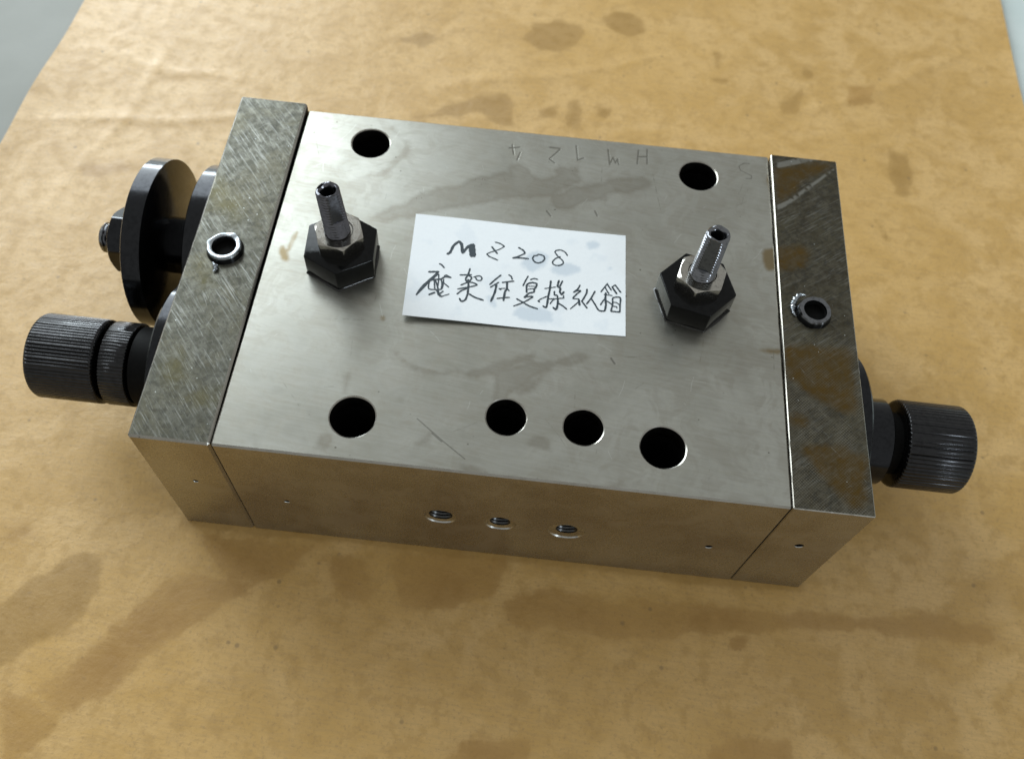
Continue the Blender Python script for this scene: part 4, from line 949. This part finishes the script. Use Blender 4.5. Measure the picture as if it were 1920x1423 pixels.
def flange(name, x0, x1, yc, r, flat_y, flat_dir, label=None):
    """round flange screwed to the end plate with one flat side"""
    def rr(r0):
        def f(t):
            c = math.cos(t)
            lim = (flat_y - yc) * flat_dir
            if c * flat_dir > 1e-6 and r0 * c * flat_dir > lim:
                return lim / (c * flat_dir)
            return r0
        return f
    s = 1 if x1 > x0 else -1
    v, f = revolve([(x0 - x0, rr(r)), (x1 - x0 - s * .5, rr(r)), (x1 - x0, rr(r - .5)), (x1 - x0, 2.0)], 160, (x0, yc, 25), 'X')
    if s < 0:
        f = [tuple(reversed(q)) for q in f]
    o = make(name, v, f, M_BLACK, BLOCK, 30)
    if label:
        o['label'] = label
    return o


flange("flange", 0, -3.3, 29.9, 22.0, 49.0, 1)
flange("flange", X3, X3 + FL, 31.2, 21.3, 60.0, 1)

# ------------------------------------------------------------------ double disc wheel on the left end
WY, WZ = 67.9, 25.0
wheel = thing_part("wheel", (0, WY, WZ), BLOCK)


def wseg(name, prof, n, mat, smooth=30, phase=0.0):
    v, f = revolve(prof, n, (0, WY, WZ), 'X', phase)
    f = [tuple(reversed(q)) for q in f]
    return make(name, v, f, mat, wheel, smooth)


wseg("disc", [(-15.4, 5), (-15.4, 22.2), (-15.6, 22.58), (-20.2, 22.58), (-20.41, 22.3), (-20.41, 4)], 200, M_BLACK)
wseg("disc", [(0, 22.3), (-5.0, 22.3), (-5.25, 22.0), (-5.25, 5)], 200, M_BLACK)
wseg("hub", [(-5, 7.6), (-15.6, 7.6)], 80, M_BLACK)


def hexr(R0):
    return lambda t: R0 * math.cos(math.pi / 6) / math.cos(((t + math.pi / 6) % (math.pi / 3)) - math.pi / 6) if True else R0


def hexnut(R0, h0, h1, hole, chamfer=.5, both=False):
    rc = R0 * math.cos(math.pi / 6) * .985
    hr = lambda t: R0 * math.cos(math.pi / 6) / math.cos((t % (math.pi / 3)) - math.pi / 6)
    hr2 = lambda t: min(hr(t), R0 * .985)
    d = 1 if h1 > h0 else -1
    top = lambda t: h1 - d * chamfer * (hr2(t) - rc) - d * .03
    rings = [(h0, hr2), (top, hr2), (h1, lambda t: min(rc, hr2(t)))]
    if hole:
        rings += [(h1, hole + .25), (h1 - d * .25, hole)]
    return rings


v, f = revolve(hexnut(8.9, -20.3, -30.6, 4.0, .6), 144, (0, WY, WZ), 'X', math.radians(30))
make("wheel_nut", v, [tuple(reversed(q)) for q in f], M_BLACK, wheel, 25)


def thread_rings(h0, h1, r0, r1, pitch, amp, extra=None):
    out = []
    k = int(abs(h1 - h0) / .14)
    for i in range(k + 1):
        h = h0 + (h1 - h0) * i / k
        base = r0 + (r1 - r0) * i / k

        def rr(t, h=h, base=base):
            ph = (h / pitch - t / (2 * math.pi)) % 1
            v = base - amp * (1 - abs(ph * 2 - 1))
            return extra(t, h, v) if extra else v
        out.append((h, rr))
    return out


v, f = revolve(thread_rings(-29.5, -34.2, 4.2, 4.2, 1.0, .4) + [(-34.6, 3.6), (-34.6, .5)], 64, (0, WY, WZ), 'X')
make("threaded_end", v, [tuple(reversed(q)) for q in f], M_STUD_B, wheel, 60)


# ------------------------------------------------------------------ the two adjusting screws on top
def fitting(x, y, hexang, nutang, ztop, matstud, flat_phi, flat_c, flat_h, label, notch, lean):
    p = thing_part("adjusting_screw", (x, y, H), BLOCK, label)
    bm = bmesh.new()
    bmesh.ops.create_cone(bm, cap_ends=True, segments=6, radius1=9.2, radius2=9.2, depth=6.5,
                          matrix=Matrix.Translation((x, y, H + 3.3)) @ Matrix.Rotation(math.radians(hexang + 30), 4, 'Z'))
    bmesh.ops.bevel(bm, geom=list(bm.edges), offset=.32, segments=3, profile=.5, affect='EDGES')
    rj = random.Random(int(x))
    for vv in bm.verts:
        vv.co += Vector([rj.uniform(-.035, .035) for _ in range(3)])
    bm.verts.ensure_lookup_table()
    make("hex_base", [tuple(q.co) for q in bm.verts], [[q.index for q in ff.verts] for ff in bm.faces], M_HEX, p, 40)
    bm.free()
    hr = lambda k: (lambda t: 9.2 * math.cos(math.pi / 6) / math.cos((t % (math.pi / 3)) - math.pi / 6) * .99 + k * (1 + .45 * math.sin(2.3 * t + x) * math.sin(5 * t)))
    v, f = revolve([(.0, hr(.34)), (.06, hr(.25)), (.14, hr(.13)), (.26, hr(.04)), (.42, hr(-.05))], 144, (x, y, H + .02), 'Z', math.radians(hexang + 30 - 30))
    make("oil_bead", v, f, M_OIL, p, 60)
    v, f = revolve(hexnut(5.95, 6.52, 10.9, 3.1, .62), 144, (x, y, H), 'Z', math.radians(nutang))
    make("lock_nut", v, f, M_NUT, p, 20)

    def ex(t, h, r):
        if h > flat_h:
            c = math.cos(t - flat_phi)
            if c > .2:
                r = min(r, (flat_c) / c)
        return r
    top = ztop - H
    rings = thread_rings(6, top - .35, 3.1, 2.7, .85, .38, ex)

    def nt(t):
        return top - (notch * max(0, math.cos(t - 2.6)) ** 6) + .1 * math.sin(5 * t)
    rings += [(lambda t: nt(t) - .12, lambda t: min(2.42, ex(t, 99, 9))), (nt, 2.15), (nt, 1.95), (top - .7, 1.45), (top - 1.3, 1.25), (top - 6, 1.2)]
    v, f = revolve(rings, 72, (x, y, H), 'Z')
    v = [(a + (c - H - 6) * lean, b, c) for a, b, c in v]
    nring = len(rings)
    fm = []
    for j in range(nring - 1):
        fm += [1 if j >= nring - 3 else 0] * 72
    fm += [0, 1]
    make("threaded_stud", v, f, [matstud, M_SHADE_BLACK], p, 50, fm=fm)
    return p


fitting(36.1, 51.6, 33.5, 50, 73.0, M_STUD_D, -0.9, 2.15, 15.5, "adjusting screw left of the note with dark oily stud", .8, -.055)
fitting(119.7, 50.85, 47.5, 15, 73.6, M_STUD_B, -1.9, 2.2, 14.0, "adjusting screw right of the note with bright stud", .3, .01)


# ------------------------------------------------------------------ burred bushes in the end plates
def bush(x, y, zf, r_out, r_in, h, seed, label, tiltx, rim):
    rs = np.random.default_rng(seed)
    z0 = zf(y)
    a = rs.uniform(-1, 1, 12)

    def j(t, amp):
        return amp * sum(a[k] * math.sin((k + 2) * t + k * 1.7) for k in range(8)) / 2.5
    spike = lambda t: .45 * max(0, math.cos(t - math.radians(170))) ** 60 + .25 * max(0, math.cos(t - 1.1)) ** 40
    zz = lambda h0: (lambda t: h0 + j(t, .08) + tiltx * math.cos(t))
    a *= .6
    rings = [(-.4, r_out + .35), (zz(.2), lambda t: r_out + .25 + j(t, .15)), (zz(h * .7), lambda t: r_out - .05 + j(t, .14) + spike(t) * .6),
             (zz(h), lambda t: r_out - .3 + j(t, .1) + spike(t)), (zz(h + .05), lambda t: r_out - .65 + j(t, .08)), (zz(h - .1), lambda t: r_in + .15 + j(t, .05)), (zz(h - .5), r_in),
             (-1.5, r_in - .1), (-6, r_in - .15)]
    n = 96
    v, f = revolve(rings, n, (x, y, z0), 'Z')
    fm = []
    for q in range(len(rings) - 1):
        fm += [1 if q < 2 else (0 if q < 6 else 2)] * n
    fm += [2, 2]
    o = make("bush", v, f, [rim, M_BLACK, M_SHADE_BLACK], BLOCK, 40, fm=fm)
    o['label'] = label


bush(*PLUG_L, PL_Z, 4.1, 2.75, 1.7, 4, "burred bush in the left plate with bright rim", .05, M_RIM)
bush(*PLUG_R, PR_Z, 4.0, 2.65, 1.7, 9, "burred bush in the right plate with oily dark rim", -.12, M_STUD_B)


def shaving(path, rad, seed, label, zf):
    rs = np.random.default_rng(seed)
    P = np.array([(x, y, zf(y) + z) for x, y, z in path], float)
    # densify
    t = np.linspace(0, len(P) - 1, 10 * len(P))
    Q = np.array([[np.interp(s, range(len(P)), P[:, k]) for k in range(3)] for s in t])
    Q += rs.normal(0, .05, Q.shape)
    V, F = [], []
    n = 8
    for i, q in enumerate(Q):
        d = Q[min(i + 1, len(Q) - 1)] - Q[max(i - 1, 0)]
        d /= np.linalg.norm(d) + 1e-9
        u = np.cross(d, (0, 0, 1)); u /= np.linalg.norm(u) + 1e-9
        w = np.cross(u, d)
        r = rad * math.sin(math.pi * (i + .6) / len(Q)) ** .5 * rs.uniform(.6, 1.25)
        for k in range(n):
            a = 2 * math.pi * k / n + i * .25
            V.append(q + u * r * math.cos(a) * 1.3 + w * r * math.sin(a) * .8)
    for i in range(len(Q) - 1):
        for k in range(n):
            F.append((i * n + k, i * n + (k + 1) % n, (i + 1) * n + (k + 1) % n, (i + 1) * n + k))
    F += [tuple(reversed(range(n))), tuple(range((len(Q) - 1) * n, len(Q) * n))]
    o = make("metal_shaving", V, F, M_RIM, None, 60)
    o['label'] = label
    o['category'] = "metal shaving"
    o['group'] = "metal shavings lying beside the bushes"
    return o


shaving([(6.6, 45.7, .45), (7.3, 44.9, .5), (7.7, 44.0, .5), (7.2, 43.2, .4)], .42, 1,
        "small oily metal shaving just below the bush of the left end plate", PL_Z)
shaving([(146.6, 54.2, 1.5), (145.2, 54.4, 1.2), (144.2, 53.2, .8), (143.7, 51.6, .6), (143.6, 50.0, .5), (144.2, 48.8, .4)], .5, 2,
        "curled oily metal shaving left of the bush on the right end plate", PR_Z)

# ------------------------------------------------------------------ the paper note with its handwriting
NOTE = thing("paper_note", (78, 53, H), "white paper note with handwritten number and Chinese characters lying on the block", "paper note")
NX0, NX1, NY0, NY1 = NOTE_UV


def note_uv(x, y):
    return min(max((x - NX0) / (NX1 - NX0), 0), 1), min(max((y - NY0) / (NY1 - NY0), 0), 1)


def note_z(x, y):
    u, v = note_uv(x, y)
    return H + .2 + 1.4 * (1 - u) ** 2.5 * (1 - v) ** 1.3 + .1 * math.sin(u * 5) * math.sin(v * 4)


nx, ny = 70, 42
V = []
A_, B_, C_, D_ = [np.array(q) for q in NOTE_C]
for k in (0, 1):
    for j in range(ny):
        for i in range(nx):
            u, w = i / (nx - 1), j / (ny - 1)
            p = (D_ * (1 - u) + C_ * u) * (1 - w) + (A_ * (1 - u) + B_ * u) * w
            if k == 0:
                pass
            V.append((p[0], p[1] + .12 * math.sin(u * 7), note_z(p[0], p[1]) - .12 * k))
m = nx * ny
F = [(j * nx + i, j * nx + i + 1, (j + 1) * nx + i + 1, (j + 1) * nx + i) for j in range(ny - 1) for i in range(nx - 1)]
F += [tuple(reversed([q + m for q in ff])) for ff in F]
rim = list(range(nx)) + [j * nx + nx - 1 for j in range(1, ny)] + [(ny - 1) * nx + i for i in range(nx - 2, -1, -1)] + [j * nx for j in range(ny - 2, 0, -1)]
for i in range(len(rim)):
    a, b = rim[i], rim[(i + 1) % len(rim)]
    F.append((b, a, a + m, b + m))
make("paper_slip", V, F, mat_note(), NOTE, 40, attrs={'damp': sdf(np.array(V)[:, :2], MARKS['damp'])})


def ribbon(V, F, pts, w, zoff):
    P = [np.array(p, float) for p in pts]
    if len(P) == 2:
        P = [P[0], (P[0] + P[1]) / 2, P[1]]
    Q = []
    for i in range(len(P) - 1):
        p0, p1, p2, p3 = P[max(i - 1, 0)], P[i], P[i + 1], P[min(i + 2, len(P) - 1)]
        for s in range(5):
            t = s / 5
            Q.append(.5 * (2 * p1 + (p2 - p0) * t * .8 + (-(p2 - p0) * .8 * 2 - (p3 - p1) * .8 + 6 * (p2 - p1)) * t * t + ((p2 - p0) * .8 + (p3 - p1) * .8 - 4 * (p2 - p1)) * t ** 3))
    Q.append(P[-1])
    if len(Q) < 2:
        return
    n = len(Q)
    b = len(V)
    for i, q in enumerate(Q):
        d = Q[min(i + 1, n - 1)] - Q[max(i - 1, 0)]
        d = d / (np.hypot(*d) + 1e-9)
        nn = np.array((-d[1], d[0])) * w / 2 * (1 + .12 * math.sin(i * 1.7)) * (.75 if i in (0, n - 1) else 1)
        for sg in (1, -1):
            x, y = q + nn * sg
            V.append((x, y, note_z(x, y) + zoff))
    for i in range(n - 1):
        F.append((b + 2 * i, b + 2 * i + 1, b + 2 * i + 3, b + 2 * i + 2))
    for end, sg in ((0, -1), (n - 1, 1)):
        d = (Q[1] - Q[0]) if end == 0 else (Q[-1] - Q[-2])
        d = d / (np.hypot(*d) + 1e-9) * sg
        c = len(V)
        q = Q[end]
        nn = np.array((-d[1], d[0]))
        for k in range(7):
            a = math.pi * k / 6
            x, y = q + (nn * math.cos(a) + d * math.sin(a)) * w / 2 * .75
            V.append((x, y, note_z(x, y) + zoff))
        F.append(tuple(reversed(range(c, c + 7))))


for g in GLYPHS:
    V, F = [], []
    for i, (w, pts) in enumerate(g):
        ribbon(V, F, pts, w * 1.28, .03 + .003 * i)
    make("ink_character", V, F, M_INK, NOTE, 0)
